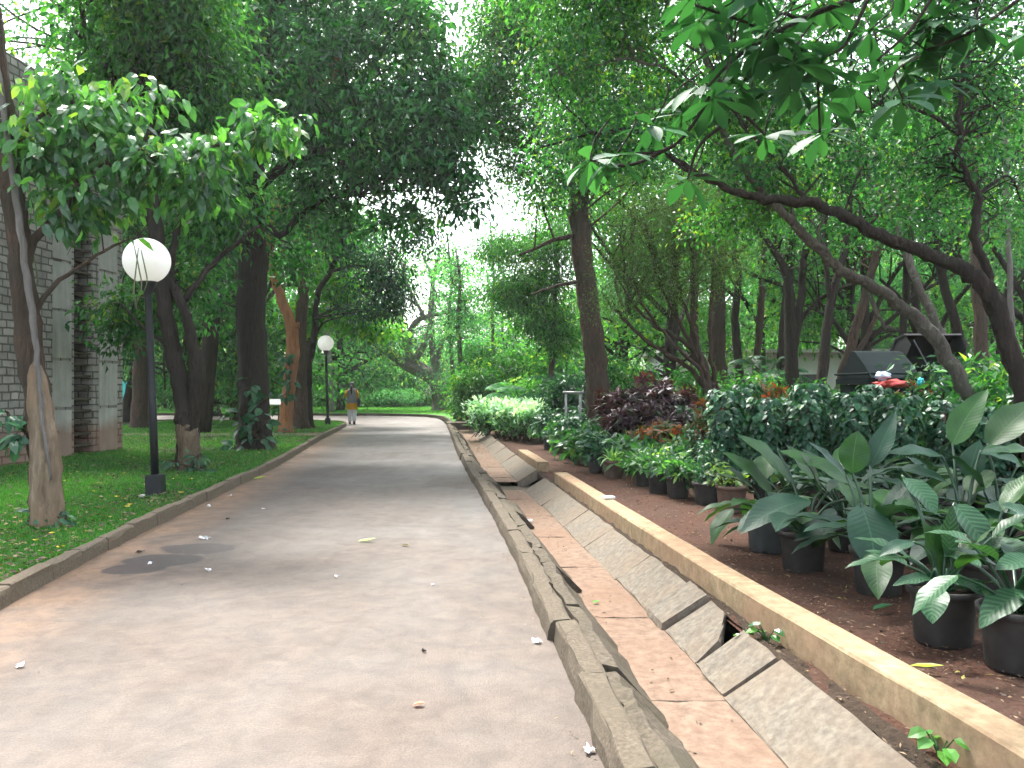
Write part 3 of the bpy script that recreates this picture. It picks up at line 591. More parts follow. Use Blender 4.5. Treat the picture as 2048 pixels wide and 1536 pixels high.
def solid(g, s0, s1, o0, o1, z0, z1):
    V = [wallpt(s, o, z) for z in (z0, z1) for o in (o0, o1) for s in (s0, s1)]; ll = [(s, z) for z in (z0, z1) for o in (o0, o1) for s in (s0, s1)]
    V = np.array(V)
    fs = [((0, 1, 5, 4), 's'), ((2, 6, 7, 3), 's'), ((0, 4, 6, 2), 'o'), ((1, 3, 7, 5), 'o'), ((0, 2, 3, 1), 't'), ((4, 5, 7, 6), 't')]
    for f, k in fs:
        v = V[list(f)]
        u = []
        for i in f:
            s = (s0, s1)[i & 1]; o = (o0, o1)[(i >> 1) & 1]; z = (z0, z1)[(i >> 2) & 1]
            u.append({'s': (s, z), 'o': (o + s, z), 't': (s, o)}[k])
        g.add(v, [(0, 1, 2, 3)], uv=u)
# positions along the face measured from the right corner
def s_at(px):           # where the pixel column meets the wall plane
    r = (px - CX) / F; 
    # A - dirv*s = (r*Y, Y)
    s = (A_[0] - r * A_[1]) / (dirv[0] - r * dirv[1]); return s
sl0, sl1 = s_at(186), s_at(148); pr0, pr1 = s_at(232), s_at(197); pl0, pl1 = s_at(140), s_at(97); sE = LW + 7
g = G(); solid(g, 0, sl0, -5, 0, -.1, HT); solid(g, sl1, s_at(84), -5, 0, -.1, HT); solid(g, sl0, sl1, -5, -.55, -.1, HT - .01)
g.make("wall", M['stonewall'], (A_[0], A_[1], 0), bt, tone=False, uv=True)
g = G(); solid(g, s_at(83.8), s_at(84) + 8, -5, .22, -.1, HT + .15); g.make("buttress", M['stonewall'], (A_[0], A_[1], 0), bt, tone=False, uv=True)
for s0, s1 in ((pr0, pr1), (pl0, pl1)):
    z = .1
    while z < HT - .3:
        h = 1.0; g = G(); solid(g, s0, s1, -.02, .035, z, min(z + h - .06, HT - .05)); g.make("panel", M['panel'], (A_[0], A_[1], 0), bt, tone=False, uv=True); z += h
g = G(); solid(g, sl0 + .01, sl1 - .01, -.5, -.45, 0, HT - .02); g.make("slot_back", M['void'], (A_[0], A_[1], 0), bt, tone=False)
g = G(); z = .25
while z < HT - .2: solid(g, sl0 - .02, sl1 + .02, -.22, -.04, z, z + .045); z += .245
g.make("slats", M['concrete'], (A_[0], A_[1], 0), bt, tone=False)
g = G(); solid(g, -.1, sl1 + 1.6, -5.1, .1, HT + .02, HT + .16); g.make("coping", M['panel'], (A_[0], A_[1], 0), bt, tone=False, uv=True)

# ---------------------------------------------------------------- lamps
M['globe'] = flat("lamp_globe", (.86, .87, .86), .28, .015, 3, 0, 0)
gb = M['globe'].node_tree.nodes['Principled BSDF']; gb.inputs['Emission Color'].default_value = (1, .97, .9, 1); gb.inputs['Emission Strength'].default_value = .09
M['black'] = flat("black_paint", (.012, .014, .018), .45, .3, 20, 0, .1)
def lamp():
    r = thing("street_lamp", "white globe lamp on a black post, nearer one on the lawn", "lamp", (0, 0, 0), "globe lamps along the road")
    g = G(); lathe(g, [(.30 * math.sin(a), 3.16 - .30 * math.cos(a)) for a in np.linspace(.38, math.pi, 22)], 32); g.make("globe", M['globe'], parent=r, smooth=True, tone=False)
    g = G(); lathe(g, [(.052, .25), (.05, 1.2), (.045, 2.7), (.055, 2.74), (.085, 2.80), (.115, 2.86), (.118, 2.90), (.05, 2.91)], 16); g.make("post", M['black'], parent=r, smooth=True, tone=False)
    g = G(); box(g, (0, 0, .13), (.2, .2, .34), .1); box(g, (0, 0, .306), (.17, .17, .012), .1); g.make("plinth", M['black'], parent=r, tone=False); return r
l1 = lamp(); b_ = gp(312, 995, .03); l1.location = b_; l1.rotation_euler = (R(0.5), R(-2.0), 0)
l2 = dup(l1, gp(656, 852, .03)); l2.rotation_euler = (0, R(-1.6), .1); l2["label"] = "white globe lamp on a black post, farther one near the walking person"

# small information board and far board
M['board'] = flat("board_pale", (.55, .57, .56), .4, .1, 5, 0, 0)
def board(px, py, label, w_=.62, hh=1.0):
    b = gp(px, py, .07); r = thing("information_board", label, "sign", b, "small boards in the lawn"); g = G(); tube(g, [(b[0], b[1], .0), (b[0], b[1], hh)], .022, 8); g.make("post", M['black'], b, r, True, tone=False)
    g = G(); box(g, (b[0] - .08, b[1], hh + .04), (w_, .34, .03), .1, (.5, 0, 0)); g.make("panel", M['board'], b, r, tone=False)
board(557, 866, "slanted pale information board on a thin post beside the bare orange trunk")
board(402, 846, "tiny dark-posted board far across the lawn left of the big dark trunk", .45, .9)

# ---------------------------------------------------------------- the walking person, seen from behind
def skin(name, verts, edges, rad, mat, base, parent=None, sub=2, root=0):
    me = bpy.data.meshes.new(name); me.from_pydata([tuple(np.array(v) - 0) for v in verts], edges, []); o = bpy.data.objects.new(name, me); col.objects.link(o)
    o.parent = parent; 
    if parent is None: o.location = base
    m = o.modifiers.new("skin", 'SKIN'); m.use_smooth_shade = True
    for i, s in enumerate(me.skin_vertices[0].data): s.radius = rad[i] if isinstance(rad[i], tuple) else (rad[i], rad[i]); s.use_root = (i == root)
    s = o.modifiers.new("sub", 'SUBSURF'); s.levels = sub; s.render_levels = sub
    me.materials.append(mat); return o
pl_ = gp(704, 848.5, 0.006); per = thing("person", "person walking away in a grey vest over a mustard tunic and white trousers", "person", pl_)
M['skin'] = flat("skin", (.24, .13, .08), .55, .05, 10, 0, 0); M['hair'] = flat("hair", (.012, .010, .010), .4, .2, 30, 0, .3)
M['mustard'] = flat("mustard_cloth", (.62, .30, .015), .85, .12, 14, 0, .2); M['greyvest'] = flat("grey_vest", (.22, .22, .24), .85, .1, 14, 0, .2)
M['whitecloth'] = flat("white_cloth", (.72, .71, .74), .85, .06, 14, 0, .2); M['shoe'] = flat("dark_shoe", (.02, .016, .016), .5, .2, 14, 0, .1); M['bag'] = flat("dark_bag", (.03, .03, .05), .6, .2, 10, 0, .1)
pv = [(0, 0, .95), (0, 0, 1.10), (0, -.01, 1.28), (0, 0, 1.40), (0, .01, 1.47), (0, .02, 1.55), (0, .02, 1.63),         # 0-6 trunk, neck, head
      (-.17, 0, 1.37), (-.27, -.03, 1.14), (-.21, .16, 1.13), (-.17, .22, 1.17),                                    # 7-10 left arm, bent forward
      (.17, 0, 1.37), (.23, .01, 1.12), (.25, .04, .88), (.25, .06, .80),                                           # 11-14 right arm, hanging
      (-.09, 0, .90), (-.10, .06, .50), (-.10, .05, .10), (-.105, .16, .03),                                        # 15-18 left leg
      (.09, 0, .90), (.10, .03, .50), (.10, -.10, .14), (.105, -.05, .05)]                                          # 19-22 right leg, heel lifting
pe = [(0, 1), (1, 2), (2, 3), (3, 4), (4, 5), (5, 6), (3, 7), (7, 8), (8, 9), (9, 10), (3, 11), (11, 12), (12, 13), (13, 14), (0, 15), (15, 16), (16, 17), (17, 18), (0, 19), (19, 20), (20, 21), (21, 22)]
pr = [(.14, .11), (.13, .10), (.15, .11), (.12, .08), (.055, .055), (.085, .10), (.075, .09), .055, .045, .035, .028, .055, .045, .035, .028, .09, .06, .04, .035, .09, .06, .04, .035]
bd = skin("body", pv, pe, pr, M['skin'], (0, 0, 0), per)
def ring_body(secs, seg=20, fold=0.0, rng=None):
    g = G(); V = []; 
    for (x, y, z, rx, ry) in secs:
        for k in range(seg):
            a = 2 * math.pi * k / seg; f = 1 + fold * math.sin(a * 7 + z * 3); V.append((x + rx * f * math.cos(a), y + ry * f * math.sin(a), z))
    n = len(secs); i = np.arange(n - 1)[:, None] * seg; j = np.arange(seg)[None]; k = (j + 1) % seg
    g.add(V, np.stack([i + j, i + k, i + seg + k, i + seg + j], -1).reshape(-1, 4)); return g
ring_body([(0, 0, .60, .235, .17), (0, 0, .75, .225, .165), (0, 0, .95, .205, .155), (0, 0, 1.1, .17, .13)], 24, .03).make("tunic", M['mustard'], parent=per, smooth=True, tone=False)
ring_body([(0, 0, .86, .225, .172), (0, 0, 1.0, .205, .155), (0, 0, 1.2, .20, .15), (0, 0, 1.33, .205, .14), (0, 0, 1.40, .17, .115), (0, 0, 1.45, .08, .08)], 24, .015).make("vest", M['greyvest'], parent=per, smooth=True, tone=False)
g = G(); tube(g, [pv[7], pv[8], ((pv[8][0] + pv[9][0]) / 2, .07, 1.135)], [.075, .062, .055], 12); g.make("sleeve", M['mustard'], parent=per, smooth=True, tone=False)
g = G(); tube(g, [pv[11], pv[12], (.24, .025, 1.0)], [.075, .062, .055], 12); g.make("sleeve", M['mustard'], parent=per, smooth=True, tone=False)
for L_ in ((15, 16, 17), (19, 20, 21)):
    g = G(); tube(g, spline([pv[i] for i in L_], 4), [.115, .11, .105, .10, .095, .09, .082, .075, .07], 14); g.make("trouser_leg", M['whitecloth'], parent=per, smooth=True, tone=False)
for i, tilt in ((18, 0), (22, -.45)):
    g = G(); x, y, z = pv[i]; lathe(g, [(.01, -.035), (.05, -.03), (.052, 0), (.045, .03), (.01, .045)], 14); g.V[0] = g.V[0] * (1, 2.5, 1) @ rot((tilt, 0, 0)).T + np.array((x, y - .03, z + .012)); g.make("shoe", M['shoe'], parent=per, smooth=True, tone=False)
g = G(); lathe(g, [(.02, 1.46), (.08, 1.49), (.105, 1.56), (.10, 1.64), (.07, 1.70), (.01, 1.72)], 18, (0, .005, 0)); tube(g, [(0, -.085, 1.58), (0, -.135, 1.45), (0, -.145, 1.30), (0, -.15, 1.2)], [.06, .05, .035, .012], 10); g.make("hair", M['hair'], parent=per, smooth=True, tone=False)
g = G(); box(g, (.29, .0, .86), (.10, .26, .30), .1, None, .85); bgo = g.make("shoulder_bag", M['bag'], pl_, tone=False)
g = G(); box(g, (.285, -.0, .90), (.10, .27, .32), .1, None, .8); tube(g, [(.285, -.08, 1.05), (.20, -.10, 1.40), (.13, 0, 1.47), (.2, .1, 1.40), (.285, .08, 1.05)], .012, 6)
bpy.data.objects.remove(bgo); bgo = g.make("shoulder_bag", M['bag'], (0, 0, 0), tone=False); bgo.location = pl_; tag(bgo, "dark shoulder bag hanging at the right side of the walking person", "bag")

# ---------------------------------------------------------------- waste container among the trees
M['bin'] = flat("bin_plastic", (.009, .017, .018), .85, .2, 6, 0, .15, .15); M['bin_in'] = flat("bin_inside", (.008, .008, .010), .7, .2, 6)
YB = 12.6; c0 = at(1742, 775, YB)[0]; WB = 1.95; xc = c0 + WB / 2
rt = thing("waste_container", "dark green domed waste container with its lid open behind the hedge", "waste container", (xc, YB + .6, 0)); bb = (xc, YB + .6, 0)
g = G(); V = []
for z, k in ((.03, .90), (1.55, 1.0)):
    for sx_, sy_ in ((-1, -1), (1, -1), (1, 1), (-1, 1)): V.append((xc + sx_ * WB / 2 * k, YB + .6 + sy_ * .6 * k, z))
g.add(V, [(0, 1, 5, 4), (1, 2, 6, 5), (2, 3, 7, 6), (3, 0, 4, 7), (3, 2, 1, 0)])
for q in range(8): x = xc - WB / 2 + .12 + q * .245; box(g, (x, YB + .0, .95), (.05, .05, 1.1))
g.make("body", M['bin'], bb, rt, tone=False)
g = G(); box(g, (xc, YB - .03, 1.60), (WB + .12, .06, .09)); box(g, (xc - WB / 2 - .03, YB + .6, 1.60), (.06, 1.25, .09)); box(g, (xc + WB / 2 + .03, YB + .6, 1.60), (.06, 1.25, .09)); tube(g, [(xc - WB / 2 - .05, YB - .1, 1.72), (xc + WB / 2, YB - .1, 1.72)], .018, 8); tube(g, [(xc - WB / 2 - .08, YB - .1, 1.72), (xc - WB / 2 - .08, YB + 1.2, 1.72)], .018, 8)
g.make("rim", M['bin'], bb, rt, tone=False)
def domed(x0, x1, name, mat, sw=0.0):
    pf = [(-.62, 1.65), (-.36, 1.86), (-.02, 2.08), (.14, 2.11), (.36, 1.9), (.62, 1.65)]; g = G(); V = [(x, YB + .6 + p, z) for x in (x0, x1) for p, z in pf]; n = len(pf)
    g.add(V, [(i, i + 1, n + i + 1, n + i) for i in range(n - 1)]); g.add(V[:n], [(0, 1, 4, 5), (1, 2, 3, 4)]); g.add(V[n:], [(5, 4, 1, 0), (4, 3, 2, 1)]); g.make(name, mat, bb, rt, tone=False)
domed(xc - WB / 2 + .0, xc - WB / 2 + .78, "fixed_cover", M['bin'])
g = G(); x0, x1 = xc - WB / 2 + .80, xc + WB / 2 - .2
pf = [(.62, 1.65), (.50, 2.02), (.25, 2.30), (-.05, 2.36)]; V = [(x, YB + .6 + p, z) for x in (x0, x1) for p, z in pf]; V += [(x, y + .04, z + .03) for x, y, z in V]
g.add(V, [(0, 1, 5, 4), (1, 2, 6, 5), (2, 3, 7, 6), (12, 13, 9, 8), (13, 14, 10, 9), (14, 15, 11, 10), (3, 11, 15, 7), (0, 8, 9, 1), (1, 9, 10, 2), (2, 10, 11, 3), (5, 13, 12, 4), (6, 14, 13, 5), (7, 15, 14, 6)])
for x in (x0 + .01, x1 - .01):      # side cheeks
    g.add([(x, YB + 1.2, 1.66), (x, YB + 1.1, 2.02), (x, YB + .85, 2.30), (x, YB + .55, 2.36), (x, YB + .35, 2.2), (x, YB + .62, 1.9)], [(0, 1, 2, 5), (2, 3, 4, 5)])
g.make("open_lid", M['bin_in'], bb, rt, tone=False)
g = G(); tube(g, [(x0 + .25, YB + .1, 1.66), (x0 + .12, YB + .5, 2.28)], .012, 6); g.make("lid_stay", M['black'], bb, rt, tone=False)
M['redbag'] = flat("red_plastic", (.62, .06, .05), .35, .2, 9, 0, .5); M['bluebag'] = flat("pale_blue_plastic", (.45, .60, .75), .35, .15, 9, 0, .5); M['cyan'] = flat("turquoise", (.02, .45, .50), .4, .15, 4, 0, .3); M['whitebag'] = flat("white_plastic", (.7, .7, .68), .4, .1, 9, 0, .4)
def bagblob(name, px, py, Y, s, mat, label, cat, seed):
    r = np.random.default_rng(seed); c = at(px, py, Y); me = bpy.data.meshes.new(name)
    import bmesh
    bm = bmesh.new(); bmesh.ops.create_icosphere(bm, subdivisions=3, radius=1); 
    from mathutils import noise as nz, Vector
    for v in bm.verts:
        q = 1 + .6 * nz.noise(v.co * 1.8 + Vector((seed, 0, 0))) + .45 * nz.noise(v.co * 4.5); v.co = Vector((v.co.x * s[0], v.co.y * s[1], v.co.z * s[2])) * q
    bm.to_mesh(me); bm.free(); me.shade_smooth(); me.materials.append(mat); o = bpy.data.objects.new(name, me); col.objects.link(o); o.location = c; tag(o, label, cat)
bagblob("plastic_bag", 1782, 768, 11.6, (.24, .15, .055), M['redbag'], "crumpled red plastic bag on the shrubs in front of the waste container", "bag", 3)
bagblob("plastic_bag", 1766, 752, 11.7, (.10, .07, .06), M['bluebag'], "small pale blue plastic bag on top of the red one", "bag", 5)
bagblob("plastic_bag", 1841, 764, 11.6, (.045, .04, .06), M['cyan'], "turquoise plastic scrap right of the red bag", "bag", 6)
bagblob("plastic_bag", 1877, 772, 11.4, (.05, .04, .05), M['whitebag'], "small white plastic scrap right of the turquoise one", "bag", 7)

# metal stand by the leaning trunk, turquoise sheet and pale building glimpsed through the trees
M['steel'] = flat("grey_metal", (.25, .26, .25), .45, .15, 10, .6, .1)
YS = 19.0; a = at(1133, 785, YS); b2 = at(1162, 785, YS); r = thing("metal_stand", "small grey tubular metal stand left of the thick leaning trunk", "stand", (a[0], YS, 0)); bs_ = (a[0], YS, 0)
for X_ in (a[0], b2[0]):
    for y in (YS, YS + .35): g = G(); tube(g, [(X_, y, 0), (X_, y, a[2])], .018, 8); g.make("leg", M['steel'], bs_, r, True, tone=False)
g = G(); tube(g, [(a[0] - .05, YS, a[2]), (b2[0] + .05, YS, a[2])], .028, 8); tube(g, [(b2[0] + .05, YS, a[2]), (b2[0] + .05, YS + .35, a[2]), (a[0] - .05, YS + .35, a[2]), (a[0] - .05, YS, a[2])], .028, 8); g.make("top_frame", M['steel'], bs_, r, True, tone=False)
g = G(); Yt = 46.0; xa, xb_ = at(240, 0, Yt)[0], at(300, 0, Yt)[0]; nx = 14
V = [(xa + (xb_ - xa) * i / nx, Yt + .12 * math.sin(i * 1.9), z) for z in (.05, .9, 1.9) for i in range(nx + 1)]; g.add(V, [(k * (nx + 1) + i, k * (nx + 1) + i + 1, (k + 1) * (nx + 1) + i + 1, (k + 1) * (nx + 1) + i) for k in range(2) for i in range(nx)])
g.add([(v[0], v[1] + .02, v[2]) for v in V], [((k + 1) * (nx + 1) + i, (k + 1) * (nx + 1) + i + 1, k * (nx + 1) + i + 1, k * (nx + 1) + i) for k in range(2) for i in range(nx)])
tag(g.make("tarpaulin", M['cyan'], (xa, Yt, 0), smooth=True, tone=False), "turquoise sheet screen glimpsed behind the trees right of the stone tower", "tarpaulin")
M['palewall'] = flat("pale_wall", (.62, .62, .60), .8, .08, 1, 0, 0); M['dkglass'] = flat("dark_glass", (.03, .035, .04), .15, .2, 2, 0, 0)
YH = 44.0; hb = (at(1700, 0, YH)[0], YH, 0); r = thing("house", "low pale building glimpsed between the trunks behind the waste container", "building", hb); x0, x1 = at(1330, 0, YH)[0], at(2250, 0, YH)[0]
g = G(); box(g, ((x0 + x1) / 2, YH + 3, 1.7), (x1 - x0, 6, 3.4)); g.make("wall", M['palewall'], hb, r, tone=False)
g = G(); box(g, ((x0 + x1) / 2, YH + 3, 3.5), (x1 - x0 + .8, 6.8, .2)); g.make("roof", M['panel'], hb, r, tone=False)
for k in range(8):
    x = x0 + 1.6 + k * (x1 - x0 - 3) / 7; g = G(); box(g, (x, YH - .01, 1.7), (1.5, .08, 1.2)); wn_ = g.make("window", M['palewall'], hb, r, tone=False); g = G(); box(g, (x, YH - .04, 1.7), (1.34, .06, 1.04)); pn = g.make("pane", M['dkglass'], hb, tone=False); pn.parent = wn_; pn.location = (0, 0, 0)

# ================================================================ TREES
f_ = 'f'
def lf(n, L, W, **k): return ('f', dict(n=n, L=L, W=W, **k))
def rs(n, per, L, W, **k): return ('r', dict(n=n, per=per, L=L, W=W, **k))
# --- near left tree with the bare tan foot
Y = 8.3
t1 = tree("roadside_tree", "nearest left tree with bare tan foot and a pale vine up its trunk", "tree",
     [[(92, gy(Y), Y, .15), (90, 960, Y, .145), (78, 850, Y, .135), (62, 720, Y, .13), (50, 600, Y, .12), (38, 480, Y, .115), (18, 330, Y, .11), (-2, 150, Y, .10), (-30, -60, Y, .09), (-50, -300, Y, .07), (-20, -600, Y, .04)],
      [(45, 520, Y, .06), (110, 430, Y + .1, .04), (200, 350, Y + .2, .032), (300, 310, Y + .3, .026), (400, 300, Y + .4, .02), (520, 265, Y + .5, .012)],
      [(60, 640, Y, .035), (120, 560, Y + .1, .025), (210, 500, Y + .2, .015), (290, 470, Y + .2, .008)],
      [(20, 300, Y, .04), (80, 230, Y + .3, .025), (160, 200, Y + .3, .012), (250, 210, Y + .4, .006)]],
     [(100, 290, Y + .2, 70, 60, .5, 4200), (120, 190, Y + .3, 75, 45, .5, 2800), (215, 250, Y + .3, 75, 60, .6, 4500), (330, 340, Y + .4, 80, 45, .6, 3800), (430, 300, Y + .5, 70, 42, .5, 3400), (270, 190, Y + .6, 50, 30, .4, 1300), (535, 255, Y + .6, 50, 35, .4, 2200), (200, 385, Y + .3, 70, 35, .5, 2300), (150, 440, Y + .2, 35, 30, .4, 1100), (390, 385, Y + .4, 60, 35, .5, 2000),
      (50, 360, Y, 40, 60, .4, 900), (-60, -330, Y, 260, 160, 1.2, 9000)],
     [lf(2900, .17, .085, per=8, cr=.24, hi=True, droop=.3, down=.75, tb=.5, tv=.28, yel=.05, fan=.7)], M['bk_brown'], M['lf_gloss'], 1, 90, .014, rough=.10, base=gx(92, Y))
r1 = np.random.default_rng(40); b1 = np.array(t1.location)
S = limb_pts([(98, 1066, Y - .12, .155), (95, 960, Y - .12, .145), (86, 850, Y - .12, .125), (76, 780, Y - .1, .10), (66, 715, Y - .03, .05)], r1)
g = G(); tube(g, S[:, :3], S[:, 3], 12, .08, r1); g.make("bare_foot", M['bk_tan'], b1, t1, True, tone=False)
S = limb_pts([(102, 960, Y - .26, .010), (82, 800, Y - .22, .022), (72, 680, Y - .18, .03), (58, 580, Y - .16, .035), (38, 430, Y - .14, .035), (14, 270, Y - .12, .03), (-8, 120, Y - .1, .028), (-30, -40, Y - .1, .02)], r1, .006)
g = G(); tube(g, S[:, :3], S[:, 3], 8, .08, r1); g.make("vine_stem", M['bk_pale'], b1, t1, True, tone=False)
for k, (px, py, ln, dx) in enumerate([(115, 385, 100, 8), (107, 385, 70, -4), (130, 400, 110, 12), (268, 490, 120, 10), (277, 495, 130, -6), (282, 500, 90, 8), (180, 180, 60, -10), (205, 300, 90, 6), (60, 480, 110, 10), (400, 330, 50, 4), (500, 235, 50, 8)]):
    S = limb_pts([(px, py, Y + .1, .004), (px + dx, py + ln * .4, Y + .1, .007), (px + dx * 1.5, py + ln * .7, Y + .1, .006), (px + dx * .4, py + ln, Y + .1, .002)], r1)
    g = G(); tube(g, S[:, :3], S[:, 3], 6); g.make("seed_pod", flat("green_pod", (.12, .15, .06), .6, .2) if k == 0 else bpy.data.materials["green_pod"], b1, t1, True, tone=False)
for i, (px, py) in enumerate([(60, 872), (30, 860), (20, 600), (115, 1040), (78, 1050)]):
    pass
def climber(label, spots, Y, host, mat, seed, L=.2, W=.12, n=14, cat="climber"):
    """a climbing plant on a trunk or at its foot: leaves on a stem"""
    r = np.random.default_rng(seed); b = at(*spots[0][:2], Y); b[2] = max(0, b[2] if b[2] > .6 else 0); o = thing("climbing_plant", label, cat, b); g = G(); st = G(); C = []
    for (px, py, rr) in spots:
        c = at(px, py, Y); k = int(n); d = unit(r.normal(size=(k, 3)) * (1, .6, .6)); d[:, 1] = -abs(d[:, 1]); P = c + d * rr / F * Y * r.random((k, 1)) * .7
        put_leaves(g, P, d * (1, 1, .6) + (0, 0, -.35), r.normal(size=(k, 3)) * .4 + (0, -.5, .8), L * r.uniform(.6, 1.2, k), W * r.uniform(.7, 1.2, k), np.stack([r.uniform(.2, .9, k), r.random(k) * .08], 1), True, .3); C.append(c)
        for q in range(0, k, 2): tube(st, spline([c, (c + P[q]) / 2 + (0, -.02, .04), P[q]], 2), .006, 4, cap=False)
    C = np.array(C)
    if len(C) > 1: tube(st, spline(C, 4), .012, 5)
    g.make("foliage", mat, b, o); st.make("stem", M['bk_brown'], b, o, True, tone=False); return o
climber("dark leafy sprouts round the foot of the nearest left tree", [(80, 1050, 60), (110, 1040, 50), (60, 1070, 50), (95, 1075, 40)], Y - .15, None, M['lf_blue'], 3, .14, .05, 14)
climber("bluish arrow-shaped leaves on the dark side of the nearest left trunk", [(25, 880, 50), (55, 870, 40), (15, 830, 30)], Y - .1, None, M['lf_blue'], 4, .20, .09, 7)
# --- forked tree right of the near lamp
Y = 13.7; RK[0] = .86
tree("roadside_tree", "forked left tree with a pale foot standing just right of the near lamp", "tree",
     [[(380, gy(Y), Y, .24), (376, 900, Y, .21), (374, 850, Y, .22), (362, 780, Y, .17), (345, 700, Y, .165), (328, 610, Y, .15), (315, 500, Y, .15), (300, 380, Y, .15), (288, 240, Y, .16), (275, 100, Y, .17), (262, -60, Y, .16), (240, -300, Y, .10)],
      [(380, 860, Y, .17), (388, 800, Y, .13), (390, 740, Y, .125), (380, 660, Y, .11), (360, 600, Y, .10), (340, 550, Y + .2, .09), (352, 470, Y + .3, .07), (380, 380, Y + .4, .05)],
      [(370, 600, Y, .07), (410, 545, Y + .2, .06), (455, 500, Y + .4, .05), (520, 450, Y + .6, .03)],
      [(330, 780, Y, .02), (325, 640, Y, .018), (318, 500, Y, .016), (300, 300, Y, .01)],
      [(290, 250, Y, .09), (200, 120, Y - .3, .06), (150, 60, Y - .5, .04)], [(280, 160, Y, .09), (380, 40, Y, .06), (480, -60, Y, .04)], [(275, 60, Y, .08), (330, -90, Y - 1, .05), (420, -250, Y - 2, .03)]],
     [(225, 90, Y, 110, 90, 1.4), (330, 60, Y, 130, 110, 1.5), (290, -90, Y - 1, 170, 110, 2.), (185, 200, Y + .5, 60, 70, 1.), (420, 130, Y + .5, 90, 110, 1.2), (330, 230, Y + 1, 110, 90, 1.), (430, 420, Y + 1, 75, 90, .9), (370, 560, Y + 1.2, 60, 50, .6), (260, 640, Y + 2, 60, 60, .7, 5000)],
     [lf(19000, .16, .075, per=18, cr=.42, tb=.56, tv=.34, yel=.03, down=.5)], M['bk_dark'], M['lf_mid'], 2, 130, .02, base=gx(380, Y))
t2 = bpy.data.objects["roadside_tree.001"]; b2_ = np.array(t2.location); S = limb_pts([(379, 965, 13.66, .27), (377, 900, 13.66, .215), (374, 868, 13.66, .215), (368, 845, 13.70, .18), (360, 815, 13.74, .10)], r1); g = G(); tube(g, S[:, :3], S[:, 3], 12, .07, r1); g.make("pale_foot", M['bk_tan2'], b2_, t2, True, tone=False)
climber("low dark leafy sprouts at the foot of the forked left tree", [(350, 925, 40), (385, 935, 45), (405, 945, 35), (395, 915, 30)], Y - .3, None, M['lf_blue'], 5, .16, .06, 16)
RK[0] = 1.0
# --- big dark trunk
Y = 18.5
tree("roadside_tree", "big dark straight-trunked tree with leafy climbers low on its trunk", "tree",
     [[(512, gy(Y), Y, .40), (508, 850, Y, .36), (507, 750, Y, .335), (504, 620, Y, .32), (506, 500, Y, .32), (502, 380, Y, .30), (512, 250, Y, .27), (535, 120, Y, .24), (560, -20, Y, .2), (580, -250, Y, .14)],
      [(505, 380, Y, .14), (560, 340, Y - .5, .11), (640, 300, Y - 1, .09), (730, 250, Y - 1.4, .07), (820, 200, Y - 1.6, .05), (900, 170, Y - 1.6, .03)],
      [(515, 280, Y, .14), (600, 180, Y, .1), (700, 80, Y, .07), (790, 0, Y - 1, .05)], [(500, 430, Y, .12), (440, 380, Y, .09), (400, 300, Y, .06)],
      [(506, 420, Y, .10), (560, 470, Y - .4, .08), (600, 430, Y - .7, .07), (650, 400, Y - 1, .05), (720, 390, Y - 1, .035)], [(540, 130, Y, .12), (450, 30, Y - 1, .08), (380, -80, Y - 1.5, .05)]],
     [(480, 200, Y, 100, 130, 1.8), (560, 90, Y, 120, 110, 2.), (600, 260, Y - .7, 90, 80, 1.4), (680, 150, Y - 1, 110, 110, 1.6), (770, 240, Y - 1.5, 110, 85, 1.4), (860, 230, Y - 1.6, 90, 90, 1.3), (700, 330, Y - 1, 100, 70, 1.2), (800, 340, Y - 1.4, 90, 60, 1.1), (880, 320, Y - 1.6, 60, 40, .9),
      (620, 410, Y - .5, 80, 60, 1.), (560, -100, Y, 200, 120, 2.4), (790, 60, Y - 1, 100, 80, 1.5), (460, 400, Y + .4, 70, 100, 1.), (690, 440, Y - .9, 60, 40, .7), (350, 300, Y + .5, 90, 90, 1.4), (280, 180, Y + 1, 110, 100, 1.6), (380, 20, Y, 130, 100, 2.), (680, -10, Y, 120, 80, 2.), (580, 520, Y + 1.5, 60, 50, .8), (920, 410, Y - 1.6, 45, 50, .7), (850, 130, Y - 1.6, 60, 60, 1.1), (910, 240, Y - 1.7, 60, 50, .9), (900, 160, Y - 1.7, 50, 50, .9), (900, 350, Y - 1.7, 50, 45, .8), (840, 40, Y - 1.5, 60, 60, 1.), (800, 430, Y - 1, 75, 35, .8), (420, 580, Y + 1, 60, 70, 1.)],
     [lf(28000, .20, .085, per=18, cr=.48, tb=.5, tv=.36, yel=.02, down=.45), rs(1100, 7, .22, .085, tb=.4)], M['bk_dark'], M['lf_dark'], 3, 200, .022, base=gx(512, Y))
t3 = bpy.data.objects["roadside_tree.002"]
for q, (px, py, yy) in enumerate([(672, 110, 17.5), (690, 300, 17.3), (490, 90, 17.6)]):
    b_ = at(px, py, yy); g = G()
    for i in range(13): e = b_ + (r1.normal(0, .16), r1.normal(0, .1), -r1.uniform(.35, .95)); tube(g, spline([b_, (b_ + e) / 2 + r1.normal(0, .06, 3), e], 3), np.array((.012, .016, .018, .02, .02, .016, .006)), 4, cap=False)
    g.make("dry_seed_cluster", M['bk_red'] if q == 0 else M['bk_brown'], np.array(t3.location), t3, True, tone=False)
climber("large bluish climber leaves round the lower big dark trunk", [(500, 775, 40), (535, 800, 45), (480, 830, 45), (520, 880, 40), (490, 850, 30), (470, 900, 22), (530, 845, 30)], Y - .45, None, M['lf_blue'], 6, .27, .17, 7)
